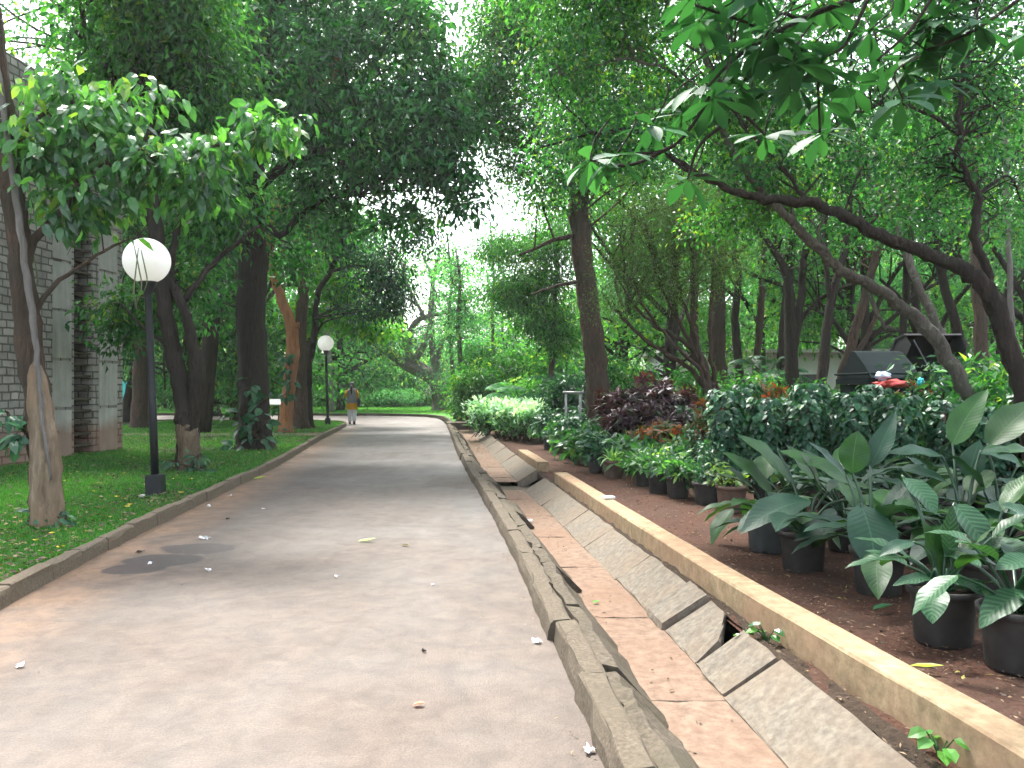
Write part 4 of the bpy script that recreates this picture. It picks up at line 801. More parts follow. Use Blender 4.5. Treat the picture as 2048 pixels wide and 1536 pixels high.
# --- bare orange trunk and the slender pair
Y = 25.0
tree("roadside_tree", "bare orange-brown leaning trunk beside the information board", "tree",
     [[(570, gy(Y), Y, .21), (574, 810, Y, .20), (582, 740, Y, .20), (586, 690, Y, .20), (580, 645, Y, .17), (564, 600, Y, .15), (550, 555, Y, .135), (540, 500, Y, .12), (550, 420, Y, .10)], [(586, 675, Y, .09), (594, 655, Y, .08), (597, 645, Y, .05)]],
     [(540, 430, Y, 70, 60, 1.2), (590, 470, Y, 50, 60, 1.)], [lf(2400, .13, .07, per=18, cr=.45, tb=.5)], M['bk_red'], M['lf_mid'], 4, 20, base=gx(570, Y))
climber("dark leafy clump wrapped round the bare orange trunk", [(576, 740, 16), (580, 765, 18), (574, 790, 14), (572, 715, 12)], Y - .3, None, M['lf_blue'], 7, .26, .14, 12)
climber("leafy sprouts at the foot of the bare orange trunk", [(560, 868, 16), (578, 868, 14)], Y - .4, None, M['lf_blue'], 8, .25, .12, 12)
Y = 27.5
tree("roadside_tree", "slender straight tree right behind the bare orange trunk", "tree",
     [[(601, gy(Y), Y, .30), (600, 800, Y, .25), (601, 700, Y, .22), (606, 600, Y, .2), (616, 500, Y, .18), (628, 400, Y, .16), (642, 320, Y, .13), (650, 220, Y, .1)], [(608, 560, Y, .1), (580, 470, Y, .08), (560, 400, Y, .05)]],
     [(650, 250, Y, 110, 80, 2.), (590, 380, Y, 60, 60, 1.4), (690, 350, Y, 80, 50, 1.4)], [lf(5500, .15, .08, per=22, cr=.6, tb=.5)], M['bk_brown'], M['lf_mid'], 5, 50, .03, base=gx(601, Y))
Y = 28.5
tree("roadside_tree", "curving slender tree standing just left of the far lamp", "tree",
     [[(614, gy(Y), Y, .22), (614, 790, Y, .17), (618, 727, Y, .14), (628, 678, Y, .12), (632, 610, Y, .11), (641, 575, Y, .10), (665, 535, Y, .09), (690, 450, Y, .07), (700, 380, Y, .05)], [(656, 545, Y, .07), (720, 530, Y - .5, .05), (780, 560, Y - 1, .03)]],
     [(700, 500, Y, 60, 40, 1.2), (760, 560, Y - 1, 60, 55, 1.), (740, 620, Y - 1, 60, 25, 1.), (785, 600, Y - 1, 35, 40, .9), (820, 470, Y - 1, 70, 45, 1.2), (650, 470, Y, 50, 60, 1.2)],
     [lf(6500, .15, .08, per=20, cr=.5, tb=.5, tv=.25, down=.6)], M['bk_dark'], M['lf_blue'], 6, 60, .03, base=gx(626, Y))
tree("broadleaf_shrub_tree", "bright green large-leaved tree arching between the slender trunks and the far lamp", "tree",
     [[(598, gy(31), 31, .12), (600, 740, 31, .09), (630, 660, 31, .07), (680, 625, 31, .05), (715, 640, 31, .03)]],
     [(690, 640, 31, 55, 30, 1.2), (740, 650, 31, 45, 22, 1.1), (765, 662, 31, 28, 16, 1.), (660, 545, 31, 40, 50, 1.), (610, 640, 31, 30, 40, .8), (690, 580, 31, 40, 30, 1.)],
     [lf(3300, .26, .17, per=14, cr=.45, tb=.7, tv=.22, yel=.10)], M['bk_brown'], M['lf_light'], 61, 30, .03, base=gx(598, 31))
# --- further trunks on the left
for (nm, lb, mat, pts, Y, seed, lobes, n) in [
    ("park_tree", "pale slender trunk directly behind the far lamp", 'bk_pale', [(662, 0, .2), (660, 760, .18), (656, 700, .17), (652, 600, .15), (650, 480, .12)], 46, 7, [(650, 470, 70, 60), (690, 430, 60, 50)], 1500),
    ("park_tree", "reddish-footed trunk just right of the stone tower", 'bk_brown', [(281, 0, .3), (280, 800, .26), (282, 720, .24), (290, 640, .22), (300, 540, .2), (310, 420, .16)], 28, 8, [(290, 420, 90, 80), (250, 540, 50, 60), (330, 480, 60, 60)], 3500),
    ("park_tree", "dark trunk leaning out from behind the stone tower", 'bk_dark', [(254, 0, .25), (258, 800, .22), (270, 740, .18), (292, 690, .14), (310, 640, .1)], 33, 9, [(300, 620, 60, 50), (270, 680, 30, 30)], 1800),
    ("park_tree", "thin upright trunk left of the forked tree", 'bk_brown', [(303, 0, .16), (300, 780, .14), (302, 700, .12), (296, 600, .1)], 37, 10, [(300, 600, 40, 40)], 700),
    ("park_tree", "dark spreading tree far across the lawn left of the big dark trunk", 'bk_dark', [(416, 0, .55), (418, 790, .45), (412, 750, .36), (392, 700, .28), (375, 640, .22), (360, 560, .16)], 42, 11, [(370, 600, 70, 60), (450, 620, 50, 60), (330, 700, 40, 30), (420, 530, 80, 50)], 4200)]:
    P = [(p[0], gy(Y) if p[1] == 0 else p[1], Y, p[2]) for p in pts]; L = [P]
    if seed == 11: L += [[(418, 780, Y, .3), (445, 730, Y, .22), (470, 690, Y, .18), (485, 620, Y, .12)], [(414, 770, Y, .2), (440, 765, Y + 1, .15), (470, 740, Y + 1, .1)], [(400, 720, Y, .2), (360, 715, Y, .14), (320, 690, Y, .08)]]
    tree(nm, lb, "tree", L, [(a, b, Y + .5, c, d, 2.) for a, b, c, d in lobes], [lf(n, .2 if Y > 30 else .15, .11 if Y > 30 else .08, per=20, cr=.7, tb=.45)], M[mat], M['lf_mid'], seed, 40, .04, base=gx(P[0][0], Y))
# --- grey leaning tree at the bend
Y = 50.0
tree("leaning_tree", "sprawling grey leaning tree with bare curved limbs at the bend of the road", "tree",
     [[(884, gy(Y), Y, .62), (880, 790, Y, .55), (871, 762, Y, .50), (845, 745, Y, .42), (810, 728, Y, .37), (785, 710, Y, .32), (760, 696, Y, .26), (735, 682, Y, .16), (700, 676, Y, .08)],
      [(822, 732, Y, .26), (816, 700, Y, .25), (808, 670, Y, .22), (800, 645, Y, .15), (790, 600, Y, .09)], [(824, 728, Y, .25), (838, 705, Y, .24), (853, 680, Y, .22), (860, 655, Y, .18), (860, 625, Y, .15), (866, 580, Y, .12), (858, 540, Y, .08), (840, 500, Y, .05)],
      [(818, 690, Y, .2), (822, 660, Y, .2), (834, 642, Y, .18), (855, 632, Y, .16), (880, 627, Y, .12), (910, 620, Y, .08), (950, 590, Y, .05)], [(852, 640, Y, .13), (830, 600, Y, .1), (812, 560, Y, .07), (800, 520, Y, .05)],
      [(878, 775, Y, .32), (873, 735, Y, .28), (866, 700, Y, .24), (862, 640, Y, .2), (866, 560, Y, .14), (880, 500, Y, .09)], [(874, 720, Y, .2), (884, 685, Y, .16), (894, 660, Y, .12), (900, 620, Y, .08)], [(770, 702, Y, .15), (756, 680, Y, .12), (750, 660, Y, .07)],
      [(875, 748, Y, .22), (850, 735, Y + .3, .2), (826, 718, Y + .4, .12)]],
     [(870, 520, Y + 1, 85, 45, 2.5), (800, 560, Y + 1, 60, 35, 2.), (930, 570, Y + 1, 55, 45, 2.), (760, 630, Y + 1, 40, 25, 1.5), (880, 600, Y + 2, 70, 30, 2.)],
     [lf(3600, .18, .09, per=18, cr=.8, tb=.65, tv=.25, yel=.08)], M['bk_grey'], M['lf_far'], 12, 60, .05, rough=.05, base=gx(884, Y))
# --- thick leaning trunk in the middle right
Y = 20.0
tree("bed_tree", "thick furrowed trunk leaning slightly left rising from the planting bed", "tree",
     [[(1196, gy(Y), Y, .36), (1195, 820, Y, .31), (1192, 740, Y, .30), (1184, 660, Y, .28), (1172, 570, Y, .265), (1162, 480, Y, .26), (1158, 400, Y, .24), (1166, 300, Y, .2), (1185, 180, Y, .16), (1200, 40, Y, .12), (1210, -160, Y, .08)],
      [(1160, 400, Y, .12), (1100, 330, Y, .09), (1020, 280, Y - .5, .06), (950, 250, Y - 1, .04)], [(1166, 300, Y, .12), (1230, 220, Y, .09), (1320, 160, Y - 1, .06)], [(1180, 200, Y, .11), (1110, 120, Y - 1, .08), (1040, 60, Y - 2, .05)],
      [(1160, 470, Y, .07), (1110, 480, Y - .3, .05), (1040, 510, Y - .6, .03)], [(1170, 560, Y, .06), (1120, 570, Y - .3, .04), (1060, 590, Y - .5, .02)]],
     [(1080, 110, Y - 1, 130, 110, 2.), (1230, 120, Y - 1, 130, 110, 2.), (1010, 230, Y - 1, 80, 70, 1.4), (1120, 260, Y - 1, 110, 60, 1.5), (1100, 380, Y - .5, 70, 50, 1.), (1200, -90, Y - 1, 200, 90, 2.5), (1330, 230, Y - 1.5, 90, 80, 1.5), (985, 130, Y - 2, 55, 90, 1.2), (955, 250, Y - 1.5, 60, 50, 1.), (935, 170, Y - 1.5, 60, 70, 1.), (985, 50, Y - 1.5, 50, 50, 1.), (1030, 330, Y - 1, 50, 35, .8), (1040, 20, Y - 2, 80, 70, 1.2), (1270, 330, Y - 1, 80, 50, 1.2)],
     [lf(56000, .10, .055, per=22, cr=.42, tb=.55, tv=.38, yel=.06, down=.4)], M['bk_brown'], M['lf_mid'], 13, 190, .02, base=gx(1196, Y), flare=1.25)
tree("feathery_conifer", "feathery drooping green tree behind the leaning trunk, left side", "tree",
     [[(1100, gy(26), 26, .12), (1105, 700, 26, .09), (1110, 600, 26, .07), (1115, 480, 26, .05)]],
     [(1080, 560, 26, 70, 45, 1.4), (1030, 500, 26, 70, 35, 1.3), (1110, 480, 26, 60, 50, 1.4), (1090, 640, 26, 60, 40, 1.3), (1030, 590, 26, 60, 40, 1.2), (1120, 680, 26, 40, 40, 1.2)],
     [lf(20000, .15, .045, per=24, cr=.5, tb=.6, tv=.3, down=.5, flatz=.35)], M['bk_brown'], M['lf_mid'], 14, 26, .02, base=gx(1100, 26))
# --- fine-leaved multi-stemmed little tree
Y = 15.5
Lm = [[(1452, gy(Y), Y, .085), (1440, 830, Y, .07), (1422, 770, Y, .065), (1395, 720, Y, .055), (1360, 680, Y, .045), (1310, 650, Y, .035), (1260, 600, Y, .022), (1220, 530, Y, .012)]]
for k, P in enumerate([[(1446, 900), (1425, 800), (1392, 735), (1350, 690), (1300, 630), (1262, 560), (1240, 480)], [(1448, 890), (1420, 780), (1385, 700), (1345, 620), (1310, 540), (1290, 440)], [(1450, 880), (1425, 770), (1395, 690), (1365, 600), (1350, 520), (1345, 420)],
                       [(1440, 850), (1412, 745), (1390, 660), (1385, 560), (1395, 440)], [(1430, 800), (1380, 740), (1320, 700), (1270, 660), (1230, 620)], [(1448, 870), (1430, 760), (1420, 660), (1425, 560), (1440, 460)]]):
    Lm.append([(a, b, Y + .15 * (k % 3 - 1), .05 * (1 - i / 7.5) + .006) for i, (a, b) in enumerate(P)])
tree("feathery_tree", "small many-stemmed tree with a fine olive feathery crown", "tree", Lm,
     [(1300, 470, Y, 90, 90, 1.2), (1380, 430, Y, 80, 90, 1.2), (1250, 540, Y, 60, 60, 1.), (1430, 520, Y, 60, 70, 1.), (1340, 570, Y, 80, 50, 1.), (1230, 610, Y, 45, 30, .7)],
     [lf(30000, .055, .018, per=30, cr=.32, tb=.5, tv=.22, yel=.03, down=.2, flatz=.8, fan=.9)], M['bk_brown'], M['lf_olive'], 15, 180, .010, base=gx(1452, Y), wob=.02)
# --- long pale leaning limb and the dark one on the right
RK[0] = .64
Y = 10.2
tree("leaning_tree", "long pale-barked tree leaning far to the left in front of the waste container", "tree",
     [[(2000, gy(Y), Y, .17), (1960, 840, Y, .155), (1905, 730, Y, .145), (1850, 655, Y, .135), (1800, 610, Y, .125), (1740, 570, Y - .1, .11), (1680, 540, Y - .2, .10), (1620, 480, Y - .3, .09), (1550, 410, Y - .4, .075), (1490, 340, Y - .5, .07), (1450, 270, Y - .6, .06), (1432, 190, Y - .7, .055), (1412, 110, Y - .8, .05), (1380, 40, Y - .9, .045), (1300, -20, Y - 1, .04), (1180, -80, Y - 1, .03)],
      [(1440, 230, Y - .6, .045), (1350, 150, Y - .8, .035), (1270, 120, Y - 1, .03), (1190, 130, Y - 1.1, .02), (1120, 150, Y - 1.2, .01)], [(1500, 350, Y - .5, .04), (1450, 260, Y, .03), (1560, 120, Y, .025), (1540, 40, Y, .02)],
      [(1410, 50, Y - .9, .035), (1480, 90, Y - .8, .03), (1540, 130, Y - .6, .02), (1600, 150, Y - .5, .01)], [(1730, 565, Y, .06), (1760, 640, Y, .04), (1790, 660, Y, .02)]],
     [(1250, 60, Y - .7, 130, 70, .9), (1350, 200, Y - .5, 100, 60, .9), (1480, 240, Y + .3, 110, 90, .9), (1560, 380, Y + .5, 100, 60, .9), (1130, 130, Y - 1, 80, 60, .8), (1180, 250, Y - .6, 100, 50, .8), (1450, 60, Y, 100, 60, .9), (1180, -60, Y - 1, 200, 90, 1.2), (1450, 440, Y + .5, 80, 40, .6)],
     [lf(24000, .075, .042, per=20, cr=.3, tb=.55, tv=.38, yel=.06, down=.4)], M['bk_grey'], M['lf_mid'], 16, 150, .012, base=gx(2000, Y), rough=.08)
Y = 9.2
tree("leaning_tree", "dark curved tree at the right edge sending a heavy limb leftwards", "tree",
     [[(2075, gy(Y), Y, .18), (2058, 860, Y, .17), (2035, 760, Y, .165), (2008, 670, Y, .165), (1985, 605, Y, .165), (1950, 555, Y, .15), (1890, 525, Y, .125), (1830, 500, Y, .12), (1760, 470, Y, .11), (1690, 432, Y, .10), (1610, 405, Y, .09), (1530, 398, Y, .075), (1450, 375, Y, .06), (1370, 330, Y, .05), (1270, 262, Y, .04), (1180, 270, Y, .03), (1080, 295, Y, .018)],
      [(1980, 600, Y, .085), (1972, 540, Y, .08), (1950, 470, Y, .075), (1955, 400, Y, .07), (1925, 335, Y, .06), (1918, 250, Y, .05), (1925, 150, Y, .045), (1945, 40, Y, .04), (1960, -90, Y, .03)],
      [(1920, 270, Y, .04), (1850, 225, Y, .03), (1770, 210, Y, .025), (1700, 230, Y, .02), (1640, 290, Y, .01)], [(1470, 385, Y, .04), (1420, 350, Y, .035), (1380, 345, Y - .3, .03), (1330, 300, Y - .4, .015)],
      [(1620, 408, Y, .05), (1560, 330, Y, .04), (1500, 270, Y, .03), (1450, 200, Y, .02)], [(1190, 270, Y, .02), (1120, 200, Y, .015), (1090, 120, Y, .01)]],
     [(1800, 160, Y + .5, 130, 90, .9), (1950, 200, Y + .6, 110, 130, .9), (1700, 300, Y + .4, 110, 80, .8), (1860, 340, Y + .6, 100, 90, .8), (1560, 180, Y + .3, 90, 70, .8), (1640, 60, Y + .3, 150, 70, 1.), (1950, 20, Y + .5, 150, 90, 1.1), (1500, 320, Y + .3, 90, 60, .6), (1990, 430, Y + .8, 70, 70, .8), (1260, 290, Y, 90, 40, .6), (1780, 440, Y + .7, 110, 50, .7), (1400, -60, Y, 250, 70, 1.5), (1150, 310, Y, 80, 40, .6), (1800, -80, Y, 260, 80, 1.5)],
     [lf(23000, .07, .045, per=16, cr=.3, tb=.45, tv=.35, yel=.05, down=.35)], M['bk_dark'], M['lf_dark'], 17, 230, .012, base=gx(2075, Y), rough=.10)
# --- trunks standing further back on the right
BK = [("dark twin-stemmed trunk standing in the middle of the right-hand grove", 'bk_dark', 20, [(1590, 0, .30), (1588, 800, .26), (1582, 720, .25), (1580, 640, .23), (1576, 560, .17), (1548, 500, .12), (1500, 440, .08)], [[(1586, 700, .2), (1600, 620, .16), (1606, 540, .14), (1620, 420, .1), (1640, 320, .07)]], 'lf_dark', [(1540, 420, 80, 60), (1640, 320, 80, 70), (1590, 520, 60, 30)]),
      ("straight dark trunk just right of the twin-stemmed one", 'bk_dark', 18, [(1640, 0, .22), (1642, 800, .19), (1650, 700, .17), (1662, 600, .15), (1690, 500, .12), (1700, 400, .1), (1690, 300, .07)], [[(1660, 610, .09), (1650, 500, .08), (1655, 380, .06)]], 'lf_dark', [(1690, 360, 80, 70), (1640, 460, 50, 50)]),
      ("dark trunk leaning right between the straight one and the waste container", 'bk_brown', 19, [(1655, 0, .24), (1680, 780, .20), (1700, 700, .18), (1722, 620, .16), (1745, 540, .14), (1765, 440, .11), (1790, 340, .08)], [[(1690, 745, .12), (1730, 680, .09), (1760, 620, .06)]], 'lf_mid', [(1780, 380, 90, 80), (1740, 500, 50, 40)]),
      ("thick brown trunk behind the feathery little tree", 'bk_brown', 27, [(1440, 0, .42), (1438, 740, .38), (1436, 620, .36), (1440, 500, .33), (1446, 380, .28), (1450, 240, .2)], [[(1440, 560, .15), (1480, 500, .1), (1530, 450, .06)]], 'lf_olive', [(1450, 330, 110, 90), (1500, 430, 50, 40)]),
      ("brown trunk close right of the thick brown one", 'bk_dark', 26, [(1490, 0, .26), (1478, 740, .22), (1470, 640, .2), (1476, 560, .17), (1470, 480, .15), (1475, 360, .1)], [[(1478, 600, .1), (1440, 570, .08), (1400, 560, .05)]], 'lf_dark', [(1480, 380, 70, 60)]),
      ("reddish trunk left of the feathery little tree's crown", 'bk_brown', 31, [(1392, 0, .3), (1390, 720, .27), (1388, 620, .25), (1392, 520, .22), (1396, 400, .16)], [], 'lf_olive', [(1400, 380, 90, 70)]),
      ("slim brown trunk between the thick brown trunk and the twin-stemmed one", 'bk_brown', 30, [(1515, 0, .24), (1512, 740, .21), (1520, 640, .2), (1526, 540, .18), (1532, 420, .13)], [], 'lf_mid', [(1530, 400, 80, 60)]),
      ("reddish-brown trunk beside the dark curved tree at the right edge", 'bk_brown', 16, [(1975, 0, .24), (1968, 780, .21), (1962, 680, .20), (1958, 580, .19), (1952, 460, .17), (1945, 330, .14), (1940, 180, .1)], [], 'lf_mid', [(1950, 200, 90, 90), (1900, 120, 90, 60)]),
      ("dark trunk behind the waste container's lid", 'bk_dark', 21, [(1935, 0, .26), (1925, 760, .22), (1915, 660, .2), (1885, 560, .17), (1870, 480, .15), (1850, 360, .12), (1840, 240, .08)], [[(1880, 560, .1), (1920, 470, .08), (1930, 380, .05)]], 'lf_dark', [(1850, 300, 90, 80), (1930, 400, 60, 60)]),
      ("pale trunk leaning left above the waste container", 'bk_grey', 17, [(1960, 0, .2), (1900, 720, .16), (1870, 640, .15), (1830, 560, .14), (1790, 450, .12), (1740, 360, .1), (1690, 290, .07)], [], 'lf_mid', [(1700, 300, 90, 70), (1780, 380, 60, 40)]),
      ("pale slender palm-like stem at the right edge behind the dark curved tree", 'bk_pale', 19, [(2030, 0, .12), (2026, 700, .10), (2020, 560, .1), (2014, 400, .09), (2012, 250, .08)], [], 'lf_dark', [(2010, 260, 60, 60)]),
      ("slim trunk rising above the left end of the waste container", 'bk_dark', 23, [(1800, 0, .2), (1802, 700, .17), (1812, 600, .16), (1815, 480, .14), (1822, 340, .1)], [], 'lf_mid', [(1820, 340, 90, 80)])]
for k, (lb, mat, Y, main, oth, lm, lobes) in enumerate(BK):
    L = [[(p[0], gy(Y) if p[1] == 0 else p[1], Y, p[2]) for p in main]] + [[(p[0], p[1], Y, p[2]) for p in o_] for o_ in oth]
    tree("grove_tree", lb, "tree", L, [(a, b, Y + .3, c, d, 1.6) for a, b, c, d in lobes], [lf(int(150 * sum(c * d for a, b, c, d in lobes) / 1000 * (.62 if Y < 24 else .5)), .11, .065, per=18, cr=.5, tb=.45, tv=.3, yel=.05)], M[mat], M[lm], 70 + k, 40, .025, base=gx(main[0][0], Y))
RK[0] = 1.0
# tall thin young stems in the centre distance
for k, (px, Y, top, lb) in enumerate([(905, 36, 470, "thin young tree just right of the grey leaning tree"), (922, 33, 500, "second thin young tree right of the grey leaning tree, closest to the shrubs"), (990, 38, 440, "thin pale stem above the palm in the middle distance"), (1010, 47, 480, "spindly tree behind the palm in the middle distance")]):
    tree("young_tree", lb, "tree", [[(px + 8, gy(Y), Y, .12), (px, 740, Y, .10), (px - 6, 640, Y, .08), (px - 2, 560, Y, .06), (px - 10, top, Y, .03)]], [(px - 10, top + 60, Y, 45, 60, 1.4), (px + 10, top + 130, Y, 40, 45, 1.2), (px - 5, top + 190, Y, 35, 40, 1.)],
         [lf(1900, .17, .08, per=14, cr=.6, tb=.6, tv=.25, yel=.05)], M['bk_grey'], M['lf_far'], 90 + k, 40, .03, base=gx(px + 8, Y))

# --- overhanging branch with big whorled leaves (its trunk stands just outside the picture on the right)
Y = 4.6
tw = [(2060, 60), (1950, 60), (1852, 100), (1740, 60), (1650, 10), (1560, 30), (1480, 20), (1640, 130), (1700, 170), (1590, 170), (1535, 95), (1480, 180), (1424, 200), (1365, 225), (1300, 250), (1232, 310), (1375, 358), (1640, 265), (1530, 270), (1810, 110), (1880, 30), (1390, 10), (1400, -20), (1755, 120), (1600, 90), (1180, 320), (1950, 45)]
big = G(); rgb = np.random.default_rng(77); bb4 = gx(2560, Y + .2); rtb = thing("overhanging_tree", "broad-leaved tree whose big dark whorled leaves hang in from the top right", "tree", bb4)
tg = G()
def P3(px, py, dy=0): return at(px, py, Y + dy)
tube(tg, spline([bb4, P3(2550, 700, .2), P3(2500, 200, .2), P3(2420, -250, .1), P3(2300, -700, 0)], 5), np.linspace(.17, .06, 21), 12, .05, rgb); tg.make("trunk", M['bk_dark'], bb4, rtb, True, tone=False)
tg = G(); LB = [[(2480, 100), (2250, 40), (2050, -10), (1880, -30), (1740, -10), (1600, 40), (1480, 110), (1400, 190)], [(2050, -10), (1950, 60), (1852, 100)], [(1740, -10), (1690, 90), (1640, 130), (1640, 265)], [(1480, 110), (1520, 60), (1390, 10)], [(1440, 160), (1350, 290), (1232, 310)],
      [(1460, 240), (1400, 290), (1375, 358)], [(1430, 170), (1530, 270)], [(1600, 40), (1560, 30), (1520, 90)], [(1880, -30), (1820, 60), (1755, 120)], [(1350, 290), (1260, 330), (1180, 320)]]
for i, L in enumerate(LB): S = spline([P3(a, b, -.02 * i) for a, b in L], 5); tube(tg, S, np.linspace(.035 if i == 0 else .012, .007, len(S)), 6, cap=False)
tg.make("branches", M['bk_dark'], bb4, rtb, True, tone=False)
tg2 = G()
tw += [(int(rgb.uniform(1390, 1900)), int(rgb.uniform(-40, 200))) for _ in range(26)]
def ovate(g, b, D, up, L, W, rng, tone):
    """obovate rounded leaf, broadest beyond the middle, bent along its length"""
    t = np.linspace(0, 1, 8); s_ = np.cross(D, up); s_ /= np.linalg.norm(s_); n_ = np.cross(s_, D); bend = rng.uniform(.05, .3)
    C = b + D * (L * t)[:, None] - n_ * (bend * L * t ** 2)[:, None]; w_ = W / 2 * np.array((.08, .2, .42, .72, .95, 1.0, .72, .06)); cup = rng.uniform(.1, .4)
    V = np.stack([C - s_ * w_[:, None] + n_ * w_[:, None] * cup, C, C + s_ * w_[:, None] + n_ * w_[:, None] * cup], 1).reshape(-1, 3)
    g.add(V, [(i * 3 + k, i * 3 + k + 1, i * 3 + k + 4, i * 3 + k + 3) for i in range(7) for k in (0, 1)], tone=np.array([tone] * len(V)))
for (px, py) in tw:
    c = P3(px, py, rgb.normal(0, .2)); n = rgb.integers(7, 11); a0 = rgb.uniform(0, 6); tx = unit(np.array((rgb.normal(0, .3), rgb.normal(-.15, .3), 1.0)))
    for q in range(n):
        a = a0 + q * 6.283 / n + rgb.normal(0, .15); D = unit(np.array((math.cos(a), math.sin(a), rgb.normal(-.35, .22) - .25 * math.sin(a))))
        ovate(big, c + rgb.normal(0, .008, 3), D, tx + rgb.normal(0, .1, 3), rgb.uniform(.17, .27), rgb.uniform(.065, .09), rgb, (float(np.clip(rgb.normal(.45, .22), 0, 1)), .02))
    if rgb.random() < .9: tube(tg2, spline([c, c + (rgb.normal(0, .06), rgb.normal(0, .05), .12), c + (.12, .05, .25)], 3), .005, 5, cap=False)
tg2.make("twigs", M['bk_dark'], bb4, rtb, True, tone=False)
big.make("crown", leafmat("leaf_big", (.010, .052, .024), (.02, .09, .035), (.04, .15, .05), (.2, .3, .05), trans=.28, rough=.6, spec=.3), bb4, rtb, True)

# ================================================================ POTTED PLANTS
M['pot_black'] = flat("pot_black", (.026, .024, .022), .65, .6, 7, 0, .15); M['pot_brown'] = flat("pot_brown", (.10, .062, .045), .75, .35, 7, 0, .3); M['pot_grey'] = flat("pot_grey", (.06, .068, .07), .6, .3, 7, 0, .2); M['pot_soil'] = M['soil_dark']
def mkpot(root, b, mat, r=.18, h=.30, tilt=0):
    g = G(); lathe(g, [(r * .78, 0), (r * .82, .02), (r * .93, h - .05), (r * .94, h - .045), (r * 1.04, h - .04), (r * 1.06, h), (r * .97, h), (r * .94, h - .035)], 24, b, True, False); g.make("pot", mat, b, root, True, tone=False)
    g = G(); lathe(g, [(.001, h - .03), (r * .5, h - .022), (r * .945, h - .04)], 16, b, False, False); g.make("soil", M['pot_soil'], b, root, True, tone=False)
Z0 = np.zeros(3)
def strip_leaf(g, b, az, el, L, W, arch, rng, tone, seg=7, uvy=False):
    """arching strap leaf"""
    t = np.linspace(0, 1, seg + 1); d = np.array((math.cos(az), math.sin(az), 0)); s = np.array((-math.sin(az), math.cos(az), 0))
    C = b + d * (L * math.cos(el) * t + .0)[:, None] + np.array((0, 0, 1)) * (L * math.sin(el) * t - arch * L * t ** 2)[:, None] + s * (rng.normal(0, .05) * L * t ** 2)[:, None]
    w_ = W * np.sin(np.pi * np.clip(t * .86 + .1, 0, 1)) ** .7; V = np.stack([C - s * w_[:, None] / 2 + (0, 0, 1) * w_[:, None] * .25, C, C + s * w_[:, None] / 2 + (0, 0, 1) * w_[:, None] * .25], 1).reshape(-1, 3)
    q = [(i * 3 + k, i * 3 + k + 1, i * 3 + k + 4, i * 3 + k + 3) for i in range(seg) for k in (0, 1)]; g.add(V, q, tone=np.array([tone] * len(V)))
def p_strap(label, seed, pot, mat='lf_strap', n=26, L=.5, W=.038, h=.3, r=.17):
    rng = np.random.default_rng(seed); o = thing("potted_plant", label, "potted plant", Z0, "plants in pots on the red soil"); mkpot(o, Z0, M[pot], r, h); g = G()
    for i in range(n): strip_leaf(g, np.array((rng.normal(0, .02), rng.normal(0, .02), h - .03)), rng.uniform(0, 6.28), rng.uniform(.6, 1.45), L * rng.uniform(.6, 1.15), W, rng.uniform(.15, .7), rng, (rng.uniform(.1, 1), rng.random() * .15))
    g.make("foliage", M[mat], Z0, o); return o
def p_bush(label, seed, pot, mat, lobes, n, L, W, h=.3, r=.17, stems=5, group="plants in pots on the red soil", **kw):
    rng = np.random.default_rng(seed); o = thing("potted_plant", label, "potted plant", Z0, group); mkpot(o, Z0, M[pot], r, h); g = G()
    C = foliage(g, rng, [(np.array(c, float), s) for c, s in lobes], n, L, W, **kw); g.make("foliage", M[mat], Z0, o)
    st = G()
    for c in C[rng.choice(len(C), min(len(C), stems * 3), replace=False)]:
        b = np.array((rng.normal(0, .03), rng.normal(0, .03), h - .04)); tube(st, spline([b, (b + c) / 2 + rng.normal(0, .02, 3), c], 3), np.linspace(.010, .004, 7), 5, cap=False)
    st.make("stems", M['bk_brown'], Z0, o, True, tone=False); return o
KW = dict(per=6, hi=True, ltv=.12)
def place(o, px, py, label, rz=0., s=1., new=True):
    b = gp(px, py, .0); r_ = dup(o, b, rz, s, label) if new else o
    if not new: o.location = b; o.rotation_euler = (0, 0, rz); o.scale = (s, s, s); o["label"] = label
    return r_
strap = p_strap("", 201, 'pot_brown'); place(strap, 1226, 957, "potted spider-like plant with striped strap leaves in a brown pot, standing forward of its row", .4, 1.0, False)
strap2 = p_strap("", 202, 'pot_black', n=30, L=.55); place(strap2, 1262, 935, "striped strap-leaved plant in a black pot behind and right of the foremost one", 0, 1.0, False)
place(strap, 1290, 925, "striped strap-leaved plant farthest back of the three", 2.1, .95)
place(strap2, 1205, 925, "striped strap-leaved plant left behind the foremost one", 1.3, .9)
bush = p_bush("", 211, 'pot_black', 'lf_gloss', [((0, 0, .45), (.26, .26, .16)), ((.1, -.1, .38), (.2, .2, .12))], 420, .13, .04, fan=1.0, down=-.1, cr=.12, tb=.5, **KW)
place(bush, 1356, 996, "bushy bright green fern-like plant in a black pot at the front of its row", 0, 1., False)
place(bush, 1318, 986, "bushy bright green plant in a black pot left of the foremost bushy one", 1.6, .95); place(bush, 1288, 972, "bushy green plant in a black pot at the left end of the bushy ones", 3.2, .9); place(bush, 1345, 960, "bushy green plant in a pot hidden behind the foremost bushy one", 4.4, 1.05)
fine = p_bush("", 212, 'pot_black', 'lf_blue', [((0, 0, .50), (.16, .16, .2)), ((.05, .05, .75), (.12, .12, .15))], 380, .06, .03, fan=.8, cr=.1, tb=.6, **KW)
place(fine, 1411, 1008, "small-leaved plant in a dark pot between the bushy plant and the reddish pot", 0, .95, False)
place(fine, 1395, 975, "small-leaved upright plant in a pot behind the one beside the reddish pot", 2, 1.1)
small = p_bush("", 213, 'pot_brown', 'lf_olive', [((0, 0, .36), (.15, .15, .06)), ((-.2, -.05, .5), (.08, .08, .05))], 110, .09, .05, fan=.8, cr=.1, tb=.5, **KW)
